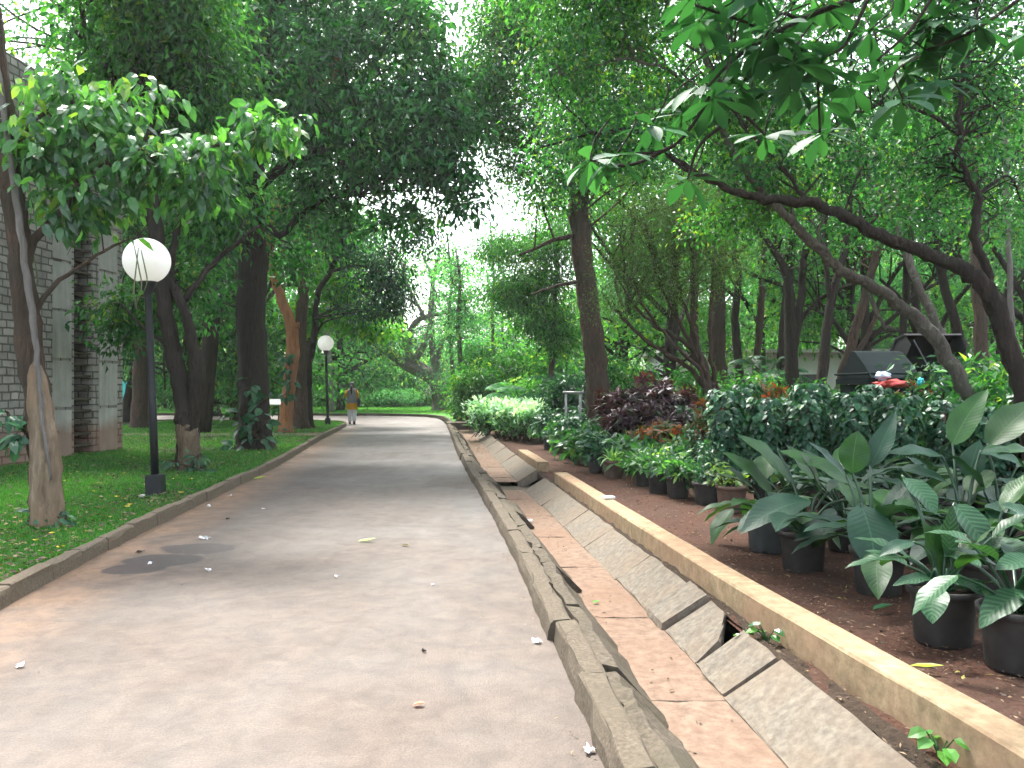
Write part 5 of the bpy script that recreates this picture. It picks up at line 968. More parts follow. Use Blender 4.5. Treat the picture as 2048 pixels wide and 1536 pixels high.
place(small, 1463, 1024, "sparse low plant in a wide reddish-brown pot", 0, 1.08, False)
dark = p_bush("", 214, 'pot_black', 'lf_blue', [((0, 0, .55), (.27, .27, .2)), ((0, 0, .75), (.18, .18, .12))], 420, .15, .07, fan=.8, cr=.16, tb=.5, h=.34, **KW)
dark2 = p_bush("", 215, 'pot_brown', 'lf_mid', [((0, 0, .5), (.26, .26, .18)), ((.05, 0, .68), (.18, .18, .12))], 420, .13, .06, fan=.8, cr=.16, tb=.5, h=.34, **KW)
for k, (o, px, py, rz, s, lb) in enumerate([(dark, 1100, 898, 0, 1.05, "dark leafy potted plant at the left end of the front row, nearest the white-tipped bushes"), (dark2, 1168, 928, 0, 1., "leafy green plant in a brown pot just left of the striped strap plants"), (dark, 1140, 915, 1, 1., "dark leafy potted plant third from the left end of the front row"),
        (dark2, 1118, 905, 2, 1., "leafy green potted plant second from the left end of the front row"), (dark, 1192, 945, 3, .8, "low dark leafy plant in a black pot at the foremost strap plant's foot"), (dark, 1160, 895, 4, 1.1, "dark leafy potted plant in the second row behind the brown-potted green one"), (dark2, 1215, 897, 4, 1.1, "green leafy potted plant in the second row behind the strap plants"),
        (dark, 1255, 900, 5, 1.1, "dark leafy potted plant in the second row right of the green leafy one"), (dark2, 1320, 912, 1.5, 1.1, "green leafy potted plant behind the bushy bright ones"), (dark, 1375, 925, 2.5, 1.2, "dark leafy potted plant left of the climbing columns"), (dark2, 1130, 880, 2.9, 1.0, "green leafy potted plant deepest in the left part of the rows"), (dark, 1190, 876, .6, 1.1, "dark leafy potted plant deep behind the strap plants")]):
    if k < 2: place(o, px, py, lb, rz, s, False)
    else: place(o, px, py, lb, rz, s)
# climbing columns
def p_totem(seed, H=1.30):
    rng = np.random.default_rng(seed); o = thing("potted_plant", "", "potted plant", Z0, "dark climbing plants trained on poles"); mkpot(o, Z0, M['pot_black'], .17, .3); g = G(); n = 620
    th = rng.uniform(0, 6.28, n); z = .28 + (H - .2) * rng.random(n) ** .9; rr = (.17 + .07 * np.sin(z * 5 + 1) + rng.normal(0, .035, n)) * np.where(z > H - .1, .7, 1); P = np.stack([rr * np.cos(th), rr * np.sin(th), z], 1)
    D = np.stack([np.cos(th), np.sin(th), -.75 + rng.normal(0, .3, n)], 1) + rng.normal(0, .35, (n, 3)); UP = np.stack([np.cos(th), np.sin(th), np.full(n, .9)], 1)
    put_leaves(g, P, D, UP, rng.uniform(.07, .13, n), rng.uniform(.055, .10, n), np.stack([np.clip(rng.normal(.4, .25, n), 0, 1), (rng.random(n) < .04) * .6], 1), True, .25, .15); g.make("foliage", M['lf_blue'], Z0, o)
    g = G(); tube(g, [(0, 0, .2), (0.01, 0, .8), (0, 0, H)], .035, 8); g.make("pole", M['bk_dark'], Z0, o, True, tone=False); return o
TT = [p_totem(221, 1.4), p_totem(222, 1.28), p_totem(223, 1.48)]
words = ["first", "second", "third", "fourth", "fifth", "sixth", "seventh", "eighth", "ninth", "tenth"]
front = [(1448, 10.6), (1530, 10.5), (1618, 10.3), (1705, 10.1), (1800, 9.8), (1890, 9.9), (1985, 9.4), (2070, 9.4)]
backr = [(1490, 11.9), (1578, 11.8), (1660, 11.7), (1752, 11.6), (1845, 11.3), (1938, 11.2), (2030, 10.9)]
kk = 0; rz_ = np.random.default_rng(9)
for rowname, rw in (("front", front), ("back", backr)):
    for i, (px, Y_) in enumerate(rw):
        lb = "dark leafy climbing column on a pole, %s from the left in the %s row" % (words[i], rowname); o = TT[kk % 3]; b = gx(px, Y_)
        if kk < 3: o.location = b; o["label"] = lb
        else: dup(o, b, rz_.uniform(0, 6), (rz_.uniform(.9, 1.15),) * 2 + (rz_.uniform(.86, 1.05),), lb)
        kk += 1
# ---------------------------------------------------------------- big-leaved plants in front
def m_bigleaf(name, c1, c2, vein, banded=False):
    m, t, n, b, l = newmat(name); v = coords(t, kind="UV"); s = N(t, "ShaderNodeSeparateXYZ"); l.new(v, s.inputs[0])
    ab = N(t, "ShaderNodeMath", op='ABSOLUTE'); l.new(s.outputs[0], ab.inputs[0])
    f = noise(t, coords(t), 6, 4); k = ramp(t, [(.3, c1), (.7, c2)], f).outputs[0]
    ph = N(t, "ShaderNodeMath", op='MULTIPLY_ADD'); l.new(ab.outputs[0], ph.inputs[0]); ph.inputs[1].default_value = -.16; l.new(s.outputs[1], ph.inputs[2])
    p2 = N(t, "ShaderNodeMath", op='MULTIPLY'); l.new(ph.outputs[0], p2.inputs[0]); p2.inputs[1].default_value = 2 * math.pi * (11 if banded else 15)
    sn = N(t, "ShaderNodeMath", op='SINE'); l.new(p2.outputs[0], sn.inputs[0])
    if banded:
        sn2 = N(t, "ShaderNodeMath", op='MULTIPLY_ADD'); l.new(sn.outputs[0], sn2.inputs[0]); sn2.inputs[1].default_value = .5; l.new(noise(t, v, 8, 3), sn2.inputs[2])
        k = mix(t, ramp(t, [(.45, g3(0)), (.85, g3(.75))], sn2.outputs[0]).outputs[0], k, vein)
    else: k = mix(t, ramp(t, [(.86, g3(0)), (1, g3(.07))], sn.outputs[0]).outputs[0], k, vein)
    k = mix(t, ramp(t, [(.015, g3(.65)), (.05, g3(0))], ab.outputs[0]).outputs[0], k, vein)
    a = N(t, "ShaderNodeAttribute"); a.attribute_name = "tone"; sp = N(t, "ShaderNodeSeparateColor"); l.new(a.outputs["Color"], sp.inputs[0])
    k = mix(t, 1., k, ramp(t, [(0, g3(.5)), (1, (1.05, 1.12, .92))], sp.outputs[0]).outputs[0], 'MULTIPLY')
    l.new(k, b.inputs["Base Color"]); b.inputs["Roughness"].default_value = .42; b.inputs["Specular IOR Level"].default_value = .38
    bump(t, b, sn.outputs[0], .10, .006)
    tr = N(t, "ShaderNodeBsdfTranslucent"); l.new(mix(t, 1.0, k, (1.7, 1.6, .6), 'MULTIPLY'), tr.inputs[0]); ms = N(t, "ShaderNodeMixShader"); ms.inputs[0].default_value = .22
    l.new(b.outputs[0], ms.inputs[1]); l.new(tr.outputs[0], ms.inputs[2]); l.new(ms.outputs[0], n["Material Output"].inputs[0]); return m
M['big_green'] = m_bigleaf("big_leaf_green", (.018, .072, .018), (.034, .12, .026), (.09, .20, .05)); M['big_blue'] = m_bigleaf("big_leaf_blue", (.011, .046, .03), (.022, .076, .046), (.06, .15, .09)); M['big_band'] = m_bigleaf("banded_leaf", (.012, .052, .027), (.02, .082, .038), (.055, .15, .07), True)
def blade(g, b, tip, W, arch, rng, face=None, tone=.5, wave=.05, seg=12, fold=.22):
    b = np.asarray(b, float); tip = np.asarray(tip, float); ax = tip - b; L = np.linalg.norm(ax); T = ax / L; t = np.linspace(0, 1, seg + 1)
    up = np.array((0, -.45, 1.0)) if face is None else np.asarray(face, float); s = np.cross(T, up); s /= np.linalg.norm(s); n = np.cross(s, T)
    C = b + ax * t[:, None] + n * (arch * L * 4 * t * (1 - t))[:, None] + s * (rng.normal(0, .03) * L * np.sin(np.pi * t))[:, None]
    w_ = W / 2 * np.clip(np.sin(np.pi * t ** rng.uniform(.70, .95)) ** rng.uniform(.7, .95), .02, 1); w_[-1] = W * .004; us = np.array((-1, -.5, 0, .5, 1)); ph = rng.uniform(0, 6)
    V = []; U = []
    for i in range(seg + 1):
        for u in us:
            wv = wave * L * math.sin(t[i] * 15 + ph + (1.3 if u > 0 else 0)) * abs(u) ** 2 * math.sin(math.pi * t[i]); V.append(C[i] + s * u * w_[i] + n * (abs(u) * w_[i] * fold + wv)); U.append((u, t[i]))
    q = [(i * 5 + k, i * 5 + k + 1, i * 5 + k + 6, i * 5 + k + 5) for i in range(seg) for k in range(4)]; g.add(V, q, tone=np.array([(tone, 0)] * len(V)), uv=U)
def bigplant(px, py, label, pot, leaves, filler, seed, mats=('big_green',), r=.19, h=.33, fl=.46, low=.2, zc=None):
    filler += 8
    rng = np.random.default_rng(seed); b = gp(px, py, 0); o = thing("potted_plant", label, "potted plant", b, "large-leaved potted plants at the front of the bed"); mkpot(o, b, M[pot], r, h); Y_ = b[1]; st = G(); GG = {}
    for (x0, y0, x1, y1, wpx, dy0, dy1, arch, mt, tn) in leaves:
        A = at(x0, y0, Y_ + dy0); B = at(x1, y1, Y_ + dy1); g = GG.setdefault(mt, G()); blade(g, A, B, wpx / F * Y_, arch, rng, None, tn, .02)
        root = b + (rng.normal(0, .03), rng.normal(0, .03), h - .04); m1 = root + (A - root) * .5 + (0, 0, .10); tube(st, spline([root, m1, A, A + (B - A) * .06], 4), np.linspace(.014, .007, 13), 6, cap=False)
    for i in range(filler):
        a = i * 2.4 + rng.normal(0, .3); el = rng.uniform(low, 1.25); pl = rng.uniform(.2, .45); root = b + (0, 0, h - .04); dr = np.array((math.cos(a) * math.cos(el), math.sin(a) * math.cos(el), math.sin(el)))
        A = root + dr * pl; e2 = el - rng.uniform(.3, 1.2); B = A + np.array((math.cos(a) * math.cos(e2), math.sin(a) * math.cos(e2), math.sin(e2))) * fl * rng.uniform(.7, 1.1); mt = mats[rng.integers(len(mats))]
        blade(GG.setdefault(mt, G()), A, B, fl * rng.uniform(.36, .50), .06, rng, (0, 0, 1) if abs(e2) < 1.1 else (math.cos(a), math.sin(a), .3), float(np.clip(rng.normal(.5, .2), 0, 1)), .02); tube(st, spline([root, root + (A - root) * .5 + (0, 0, .03), A], 4), .009, 6, cap=False)
    for mt, g in GG.items(): g.make("foliage", M[mt], b, o, True, uv=True)
    st.make("stems", M['lf_gloss'], b, o, True); return o
bigplant(1534, 1102, "large oval-leaved plant in a grey pot, leftmost of the big-leaved plants", 'pot_grey', [(1548, 995, 1445, 905, 78, 0, -.1, .03, 'big_green', .75), (1585, 975, 1478, 872, 84, .1, 0, .04, 'big_green', .8), (1640, 975, 1572, 890, 64, .1, .1, .04, 'big_green', .5), (1500, 985, 1452, 935, 46, .1, .0, .05, 'big_green', .6)], 5, 301)
bigplant(1606, 1142, "large-leaved plant in a black pot with one blue-green leaf drooping to its left", 'pot_black', [(1622, 1002, 1480, 1068, 74, -.1, -.35, .10, 'big_blue', .8), (1556, 902, 1725, 985, 56, .2, 0, .08, 'big_green', .7), (1690, 1040, 1588, 1082, 54, -.2, -.3, .06, 'big_blue', .45), (1640, 985, 1600, 905, 70, .1, 0, .03, 'big_green', .45), (1700, 1000, 1780, 1022, 46, 0, -.1, .06, 'big_green', .6)], 4, 302, ('big_green', 'big_blue'))
bigplant(1756, 1187, "large-leaved plant in a dark pot with its biggest leaf hanging straight down in front", 'pot_black', [(1722, 1008, 1752, 1168, 92, -.15, -.5, .06, 'big_blue', .75), (1705, 948, 1716, 862, 62, .3, .3, .02, 'big_green', .8), (1694, 955, 1617, 883, 38, .3, .3, .03, 'big_blue', .9), (1740, 935, 1792, 822, 46, .3, .4, .04, 'big_blue', .7), (1790, 1000, 1835, 1035, 44, -.1, -.2, .06, 'big_green', .5)], 5, 303, ('big_blue', 'big_green'))
bigplant(1886, 1285, "plant with banded patterned leaves in the large black pot nearest the viewer", 'pot_black', [(1806, 955, 1873, 1030, 58, .35, .15, .05, 'big_band', .7), (1908, 1008, 1980, 1108, 72, .2, 0, .06, 'big_band', .7), (1884, 1165, 1845, 1040, 62, .05, .1, .02, 'big_green', .15), (1893, 1160, 1996, 1212, 42, -.05, -.25, .10, 'big_band', .6), (1862, 1156, 1785, 1172, 30, 0, -.1, .10, 'big_band', .6), (1830, 1085, 1757, 1114, 34, .1, .05, .07, 'big_blue', .8), (1900, 1120, 1905, 1010, 34, .05, .05, .03, 'big_band', .3), (1930, 1110, 2030, 1080, 50, .1, 0, .08, 'big_band', .6)], 4, 304, ('big_band', 'big_band', 'big_green'), .19, .33, .34)
bigplant(2036, 1337, "banded-leaved plant in a black pot cut by the right picture edge", 'pot_black', [(2060, 1185, 1958, 1258, 56, -.05, -.1, .10, 'big_band', .7), (2070, 1120, 1990, 1140, 50, 0, -.1, .08, 'big_band', .6), (2080, 1050, 2000, 1010, 56, .1, .1, .06, 'big_band', .6), (2090, 1160, 2075, 1260, 50, -.2, -.3, .08, 'big_band', .6)], 5, 305, ('big_band',), .19, .33, .34)
bigplant(1915, 1172, "large-leaved plant in a dark pot hidden behind the banded-leaved one", 'pot_black', [(1885, 915, 1774, 908, 46, .2, .1, .08, 'big_blue', .9), (1800, 938, 1895, 965, 44, .2, .1, .08, 'big_blue', .8), (1905, 890, 1976, 778, 62, .4, .4, .04, 'big_green', .8), (1960, 905, 2040, 930, 54, .2, 0, .10, 'big_blue', .9), (1935, 955, 1960, 880, 50, .3, .3, .05, 'big_blue', .9)], 5, 306, ('big_blue', 'big_green'))
bigplant(2010, 1165, "tall large-leaved plant behind the cut-off banded one at the right edge", 'pot_black', [(1975, 895, 2080, 800, 78, .3, .4, .04, 'big_green', .35), (2052, 940, 1965, 900, 56, .2, .1, .10, 'big_green', .9), (2090, 920, 1990, 905, 44, .1, 0, .08, 'big_green', .8)], 6, 307, ('big_green', 'big_blue'))
for i, (px, py, lb) in enumerate([(1668, 1062, "large-leaved plant in the second row behind the one with the hanging leaf"), (1800, 1075, "large-leaved plant in the second row behind the banded-leaved plants"), (1900, 1062, "large-leaved plant in the second row, third from the left"), (2000, 1068, "large-leaved plant at the right end of the second row"), (1740, 1030, "grey-green large-leaved plant in the third row, left one"), (1850, 1025, "grey-green large-leaved plant in the third row, middle one"), (1965, 1020, "grey-green large-leaved plant in the third row, right one"), (1690, 1100, "low large-leaved plant tucked between the two black pots left of the hanging leaf"), (1835, 1125, "low large-leaved plant between the hanging leaf and the banded plant"), (1580, 1065, "large-leaved plant in the second row at the left end"), (1975, 1215, "low large-leaved plant between the two banded-leaved pots")]):
    bigplant(px, py, lb, 'pot_black', [], 9, 320 + i, ('big_blue', 'big_green', 'big_blue'), .18, .32, .40, .35)

# ================================================================ SHRUBS in the bed
def shrub(name, label, cat, px, Y, h, r, leaf, n, L, W, seed, group=None, z0=.12, kind='f', bark='bk_brown', **kw):
    rng = np.random.default_rng(seed); b = gx(px, Y); o = thing(name, label, cat, b, group); g = G(); lb = []
    for i in range(5): a = rng.uniform(0, 6.28); q = r * .45; lb.append((b + (math.cos(a) * q, math.sin(a) * q, z0 + (h - z0) * rng.uniform(.35, .75)), (r * .62, r * .62, (h - z0) * .32)))
    if kind == 'f': C = foliage(g, rng, lb, n, L, W, **kw)
    else: C = rosettes(g, rng, lb, n, 9, L, W, **kw)
    g.make("foliage", M[leaf], b, o); st = G()
    for c in C[rng.choice(len(C), min(len(C), 26), replace=False)]:
        s = b + (rng.normal(0, r * .12), rng.normal(0, r * .12), -.02); tube(st, spline([s, s + (c - s) * .5 + rng.normal(0, .04 * h, 3) * (1, 1, 0), c], 3), np.linspace(.022, .006, 7) * max(.5, min(2., h)), 5, cap=False)
    st.make("stems", M[bark], b, o, True, tone=False); return o
# white-tipped bushes
for i, (px, Y_, lb) in enumerate([(975, 24.5, "white-tipped bushy plants, leftmost clump beside the drain cover"), (1030, 23, "white-tipped bushy clump, second from the drain cover"), (1075, 22, "white-tipped bushy clump at the right end of the pale ones"), (1010, 26, "white-tipped bushy clump behind the first two")]):
    rng = np.random.default_rng(400 + i); b = gx(px, Y_); o = thing("variegated_bush", lb, "bush", b, "white-tipped bushes"); g = G()
    foliage(g, rng, [(b + (0, 0, .55), (.62, .5, .35)), (b + (.2, .1, .75), (.5, .4, .25))], 900, .15, .07, per=8, cr=.2, tb=.28, tv=.12, hi=True, down=-.1)
    foliage(g, rng, [(b + (0, -.15, .86), (.7, .5, .28))], 620, .16, .065, per=7, cr=.12, tb=.85, tv=.25, hi=True, down=-.5); g.make("foliage", M['lf_white'], b, o)
    st = G(); [tube(st, [b + (rng.normal(0, .3), rng.normal(0, .2), 0), b + (rng.normal(0, .35), rng.normal(0, .25), .7)], .012, 5) for _ in range(24)]; st.make("stems", M['bk_dark'], b, o, True, tone=False)
sh = [("big rounded shrub left of the white-tipped bushes, overhanging the bend", 958, 30, 2.4, 1.15, 'lf_mid', 4200, .2, .06), ("tall dark green shrub behind the white-tipped bushes", 985, 31, 3.2, 1.7, 'lf_mid', 4200, .2, .09), ("yellow-green shrub behind the palm seedling", 1060, 27, 1.9, 1.2, 'lf_light', 2500, .16, .07),
      ("dark shrub just left of the thick leaning trunk", 1150, 21.5, 2.1, .7, 'lf_blue', 1500, .2, .09), ("airy green shrub in the middle distance between palm and thick trunk", 1085, 33, 4.2, 2.0, 'lf_far', 4200, .2, .09), ("light green shrub behind the grey leaning tree's foot", 960, 40, 4.5, 1.5, 'lf_far', 4200, .24, .1), ("low shrub at the roadside by the far lawn", 935, 37, 1.4, .8, 'lf_mid', 1500, .2, .06), 
      ("green shrub right of the thick leaning trunk", 1260, 24, 2.4, 1.3, 'lf_mid', 2500, .2, .07), ("green shrub behind the maroon ones on the right", 1400, 22, 2.2, 1.2, 'lf_mid', 2400, .18, .06), ("leafy shrub between the grove trunks and the crotons", 1520, 19, 1.9, 1.1, 'lf_mid', 2400, .16, .06), ("leafy shrub left of the waste container", 1630, 15.5, 1.5, .8, 'lf_mid', 1800, .15, .05),
      ("dark shrub covering the right end of the waste container", 1905, 11.6, 2.0, .55, 'lf_blue', 1500, .16, .06), ("large green shrub right of the waste container under the dark curved tree", 2010, 10.6, 2.1, .7, 'lf_mid', 1500, .2, .07), ("bright shrub far behind the waste container at the right edge", 2020, 24, 2.4, 1.8, 'lf_light', 2400, .2, .08)]
for i, (lb, px, Y_, h, r, mt, n, L, W) in enumerate(sh): shrub("shrub", lb, "shrub", px, Y_, h, r, mt, n, L, W, 420 + i, per=12, cr=.3, tb=.5, tv=.25, yel=.05)
for i, (px, Y_, h) in enumerate([(1228, 18.5, 1.55), (1262, 17.6, 1.6), (1300, 18.3, 1.8), (1335, 17.4, 1.6), (1372, 17.8, 1.5), (1408, 17.0, 1.25), (1245, 16.4, 1.1), (1300, 16.0, 1.1), (1350, 15.6, 1.0)]):
    shrub("maroon_shrub", "maroon shrub beside the thick leaning trunk, %s" % (words[i] + " from the left, at the back" if i < 6 else ["left", "middle", "right"][i - 6] + " one of the low front three"), "shrub", px, Y_, h, .42, 'lf_maroon', 70, .26, .06, 440 + i, "maroon shrubs beside the thick leaning trunk", .5, 'r', tb=.45, tv=.3, droop=.3, yel=.08)
for i, (px, Y_, h, wd) in enumerate([(1330, 14.2, .85, "leftmost"), (1375, 13.8, .9, "second from the left"), (1422, 13.4, 1.2, "third from the left, with orange tips"), (1290, 14.8, .8, "hidden at the far left"), (1500, 13.6, 1.55, "behind the first climbing columns"), (1545, 13.3, 1.7, "tallest, with red top leaves"), (1590, 13.8, 1.2, "in front of the twin-stemmed trunk"), (1650, 12.9, 1.15, "just left of the waste container"), (1820, 11.9, 1.6, "in front of the open lid")]):
    shrub("croton", "orange and bronze leaved low shrub, %s" % wd, "shrub", px, Y_, h, .36, 'lf_croton', 46, .17, .055, 460 + i, "orange-leaved shrubs", .3, 'r', tb=.45 if i != 5 else .8, tv=.3, droop=.25, yel=.35)
for i, (px, Y_, h, wd) in enumerate([(1225, 14.6, .55, "left one"), (1190, 15.6, .55, "far left one"), (1262, 14.0, .6, "middle one"), (1150, 16.8, .6, "one nearest the thick trunk's foot"), (1400, 12.4, .7, "one left of the climbing columns"), (1310, 12.9, .55, "one below the crotons")]):
    shrub("low_shrub", "low broad-leaved green plant in the middle of the bed, %s" % wd, "plant", px, Y_, h, .5, 'lf_gloss', 220, .2, .10, 480 + i, "low broad-leaved plants", .1, per=6, cr=.2, hi=True, tb=.4)
for i, (px, Y_, h, wd) in enumerate([(1700, 12.1, 1.35, "left of the red bag"), (1790, 12.0, 1.3, "below the red bag"), (1860, 10.8, 1.5, "right of the red bag"), (1960, 10.2, 1.6, "under the dark curved tree"), (1600, 12.2, 1.25, "behind the third climbing column"), (2040, 9.9, 1.6, "at the picture's right edge")]):
    shrub("hedge_shrub", "small-leaved dark hedge plant %s" % wd, "shrub", px, Y_, h, .5, 'lf_mid', 1300, .08, .045, 500 + i, "small-leaved plants behind the climbing columns", .2, per=14, cr=.18, tb=.3, tv=.25)
for i, (px, py, zz, s) in enumerate([(1880, 1500, 0, .10), (1535, 1268, 0, .09), (1487, 1262, 0, .05)]):
    rng = np.random.default_rng(520 + i); b = gp(px, py + 20, 0); o = thing("weed", ["small bright weed at the foot of the nearest yellow beam near the bottom edge", "dark green weed sprouting against the nearest yellow beam", "tiny weed left of the dark green one against the yellow beam"][i], "weed", b); g = G(); st = G()
    for k in range([9, 7, 4][i]):
        a = rng.uniform(0, 6.28); c = b + (math.cos(a) * s * .6, math.sin(a) * s * .5, s * rng.uniform(.5, 1.3)); put_leaves(g, c[None], np.array([[math.cos(a), math.sin(a), -.1]]), np.array([[0, -.4, 1.]]), s * .8, s * .6, np.array([[rng.uniform(.3, .9), rng.random() * .3]]), True, .2); tube(st, [b, (b + c) / 2 + (0, 0, .01), c], .003, 4)
    g.make("foliage", M['lf_light' if i == 0 else 'lf_gloss'], b, o); st.make("stems", M['lf_light'], b, o)
# ---------------------------------------------------------------- palms
def palm(label, px, Y, th, nf, L, seed, mat='lf_far', r=.07, spread=1.0, base_z=0.0):
    rng = np.random.default_rng(seed); b = gx(px, Y); o = thing("palm", label, "palm", b, "small palms"); g = G(); st = G(); top = b + (0, 0, th); tg = G()
    tube(tg, spline([b, b + (rng.normal(0, .05), 0, th / 2), top], 4), np.linspace(r, r * .7, 9), 10, .06, rng); tg.make("trunk", M['bk_dark'], b, o, True, tone=False)
    for i in range(nf):
        az = i * 2.4 + rng.normal(0, .2); el = rng.uniform(.35, 1.35); l_ = L * rng.uniform(.75, 1.1); t = np.linspace(0, 1, 26); d = np.array((math.cos(az), math.sin(az), 0))
        C = top + d * (l_ * math.cos(el) * t * spread)[:, None] + np.array((0, 0, 1)) * (l_ * math.sin(el) * t - .55 * l_ * t ** 2.2)[:, None]; tube(st, C, np.linspace(.014, .004, 26), 5, cap=False)
        T = unit(np.gradient(C, axis=0)); s = unit(np.cross(T, (0, 0, 1.0))); 
        for sg in (-1, 1):
            k = slice(4, 26); m_ = 22; ln = .32 * L * np.sin(np.pi * (t[k] * .8 + .15)); put_leaves(g, C[k], s[k] * sg + T[k] * .7 + (0, 0, -.25), np.tile((0, 0, 1.0), (m_, 1)) + rng.normal(0, .1, (m_, 3)), ln, .035, np.stack([np.clip(rng.normal(.55, .2, m_), 0, 1), np.zeros(m_)], 1), True, .2, .1)
    g.make("fronds", M[mat], b, o); st.make("frond_ribs", M['lf_olive'], b, o)
palm("feathery palm rising in the middle distance left of the thick leaning trunk", 1040, 26, .9, 11, 2.3, 600)
palm("small palm seedling directly behind the white-tipped bushes", 1105, 22, .35, 9, 1.4, 601, 'lf_light', .05)
palm("bushy palm among the grove trunks on the right", 1535, 21, 1.7, 9, 1.7, 602, 'lf_blue')
palm("low palm left of the feathery one by the grey leaning tree", 965, 33, .8, 10, 2.3, 603)
palm("low upright palm fronds between the brown trunks", 1425, 23, .6, 8, 1.6, 604, 'lf_light')

# ================================================================ BACKGROUND TREES
def proto_tree(seed, H, cr, leaf, n, L, W, bark, r=.22, zlo=.3, multi=2):
    rng = np.random.default_rng(seed); o = thing("background_tree", "", "tree", Z0, "trees of the wood in the background"); tg = G(); bg_ = G(); sk = []
    top = np.array((rng.normal(0, .8), rng.normal(0, .5), H * .8)); P = spline([(0, 0, -.1), top * .3 + (rng.normal(0, .3), 0, 0), top * .6, top], 5); rr = np.linspace(r, r * .35, len(P)); tube(tg, P, rr, 8, .06, rng); sk.append(np.c_[P, rr])
    for i in range(multi + 3):
        k = rng.integers(4, 12); a = rng.uniform(0, 6.28); e = P[k] + (math.cos(a) * cr * .7, math.sin(a) * cr * .7, H * rng.uniform(.12, .35)); Q = spline([P[k], (P[k] + e) / 2 + (0, 0, .4) + rng.normal(0, .3, 3), e], 5); r2 = np.linspace(rr[k] * .6, .04, len(Q)); tube(bg_, Q, r2, 6, .05, rng); sk.append(np.c_[Q, r2])
    lb = [(np.array((rng.normal(0, cr * .45), rng.normal(0, cr * .4), H * rng.uniform(zlo, .95))), (cr * rng.uniform(.35, .6), cr * rng.uniform(.35, .6), H * rng.uniform(.06, .12))) for _ in range(13)]
    g = G(); C = foliage(g, rng, lb, n, L, W, per=20, cr=.85, tb=.5, tv=.28, yel=.05, down=.35); twigs(bg_, rng, np.vstack(sk), C, 70, .03, side=False)
    tg.make("trunk", M[bark], Z0, o, True, tone=False); bg_.make("branches", M[bark], Z0, o, True, tone=False); g.make("crown", M[leaf], Z0, o); return o
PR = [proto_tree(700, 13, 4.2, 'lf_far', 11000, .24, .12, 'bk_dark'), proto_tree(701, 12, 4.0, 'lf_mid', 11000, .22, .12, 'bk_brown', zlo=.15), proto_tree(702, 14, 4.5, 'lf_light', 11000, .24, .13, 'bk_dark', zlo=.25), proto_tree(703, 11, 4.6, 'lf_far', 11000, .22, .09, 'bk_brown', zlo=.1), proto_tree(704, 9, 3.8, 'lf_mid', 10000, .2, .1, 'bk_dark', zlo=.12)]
crn = ["hazy green", "mid green", "yellow-green", "pale feathery", "dense green"]
rb = np.random.default_rng(710); used = set(); nth = {}
rows_b = [("second", 52, [(-60, 1), (150, 0), (300, 3), (430, 1), (560, 3), (680, 4), (1010, 3), (1120, 4), (1240, 0), (1360, 2), (1480, 1), (1600, 2), (1730, 0), (1860, 3), (1990, 1), (2120, 2)], 1.0),
          ("far", 68, [(-100, 2), (60, 0), (210, 1), (350, 3), (480, 2), (600, 3), (700, 4), (800, 3), (880, 4), (960, 3), (1060, 4), (1180, 2), (1300, 1), (1420, 0), (1540, 2), (1660, 0), (1780, 1), (1900, 2), (2020, 0), (2140, 3)], 1.05),
          ("near", 35, [(20, 1), (180, 0), (360, 4), (470, 1), (1240, 2), (1330, 4), (1520, 0), (1700, 2), (1880, 0), (2010, 2), (2130, 1)], .95)]
for nm, Yb, lst, sc_ in rows_b:
    for i, (px, k) in enumerate(lst):
        Y_ = Yb + rb.uniform(-3, 3); s = sc_ * rb.uniform(.9, 1.12); 
        if 900 < px < 1200: s *= .82
        elif px < 190: s *= .8
        elif px < 760: s *= 1.45
        elif px > 1280: s *= 1.1
        lb = "%s woodland tree, number %d from the left in the %s background row" % (crn[k], i + 1, nm); b = gx(px + rb.uniform(-12, 12), Y_)
        if k not in used: o = PR[k]; used.add(k); o.location = b; o["label"] = lb; o.scale = (s, s, s)
        else: dup(PR[k], b, rb.uniform(0, 6.28), s, lb)
# far undergrowth closing the view, and shrub mounds under the trees
g = G(); st = G(); rw = np.random.default_rng(720)
LBS = [(np.array((x, 82 + rw.uniform(-4, 4), rw.uniform(.5, 6.5))), (4, 2.5, rw.uniform(1.2, 2.2))) for x in np.arange(-75, 75, 1.6)]
foliage(g, rw, LBS, 60000, .34, .2, per=24, cr=1.0, tb=.5, tv=.28, yel=.04)
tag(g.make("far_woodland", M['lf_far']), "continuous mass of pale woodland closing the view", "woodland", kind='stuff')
MD = [(655, 60, 1.1), (700, 58, 1.2), (745, 60, 1.1), (790, 58, 1.3), (835, 60, 1.1), (610, 58, 1.3), (560, 57, 1.5), (500, 55, 1.4), (330, 56, 1.6), (440, 56, 1.4), (690, 66, 3.6), (760, 67, 4.0), (830, 67, 3.6), (630, 66, 4.4), (910, 60, 3.4), (560, 66, 4.0), (470, 66, 4.0), (390, 64, 4.0), (1000, 62, 4.0), (1090, 56, 4.0)]
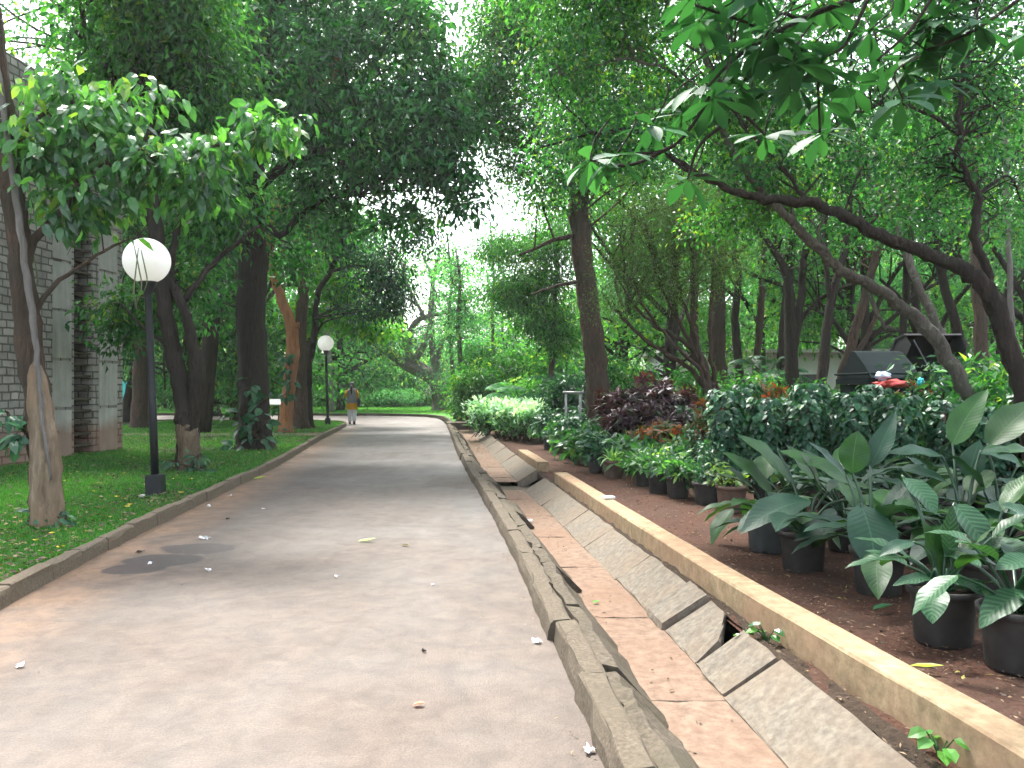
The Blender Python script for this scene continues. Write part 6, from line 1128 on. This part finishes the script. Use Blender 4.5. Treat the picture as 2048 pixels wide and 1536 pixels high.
for i, (px, Y_, h) in enumerate(MD):
    wide = h < 2; shrub("thicket", ("low clipped-looking shrub mound along the far lawn, " if wide else "tall loose thicket behind the far lawn, ") + "number %d counted as they stand" % (i + 1), "shrub", px, Y_, h, 1.9 if wide else 2.4, 'lf_mid' if i % 3 else 'lf_far', 2600, .2, .11, 730 + i, "low shrub mounds beyond the far lawn" if wide else "thickets behind the far lawn", .05, per=16, cr=.5, tb=.5, tv=.28, yel=.05)
# grove canopy: more high trees over the road and the bed
proto_c = [proto_tree(740, 10.5, 3.6, 'lf_mid', 15000, .10, .06, 'bk_dark', .2, .5), proto_tree(741, 11.5, 3.6, 'lf_dark', 15000, .11, .06, 'bk_dark', .2, .45)]
for i, (px, Y_, k, s, lb) in enumerate([(1330, 27, 0, 1.25, "high-crowned tree behind the feathery little tree"), (1560, 25, 1, 1.05, "high-crowned tree behind the twin-stemmed trunk"), (1740, 22, 0, .9, "high-crowned tree behind the long pale leaning one"), (1860, 26, 1, 1.05, "high-crowned tree far behind the waste container"), (2060, 20, 0, 1.0, "high-crowned tree at the right picture edge"), (215, 27, 1, .85, "dark tree hidden behind the stone tower"), (400, 25, 0, 1.6, "high-crowned tree behind the forked left tree"), (500, 31, 1, 1.75, "dark high-crowned tree behind the big dark trunk")]):
    o = proto_c[k]; b = gx(px, Y_)
    if i in (0, 1): o.location = b; o.scale = (s, s, s); o["label"] = lb; o["group"] = "high-crowned trees of the grove"
    else: dup(o, b, i * 1.3, s, lb, "high-crowned trees of the grove")

# ---------------------------------------------------------------- the air: light haze that pales the far wood
g = G(); box(g, (0, 40, 22.2), (260, 210, 47)); hz = g.make("haze", bpy.data.materials.new("haze_air"), (0, 0, 0), tone=False); tag(hz, kind='stuff')
hm = bpy.data.materials["haze_air"]; hm.use_nodes = True; hm.node_tree.nodes.clear(); ho = hm.node_tree.nodes.new("ShaderNodeOutputMaterial"); hv = hm.node_tree.nodes.new("ShaderNodeVolumePrincipled")
hv.inputs["Color"].default_value = (.90, .97, .94, 1); hv.inputs["Density"].default_value = .00055; hv.inputs["Anisotropy"].default_value = .35; hm.node_tree.links.new(hv.outputs[0], ho.inputs["Volume"])
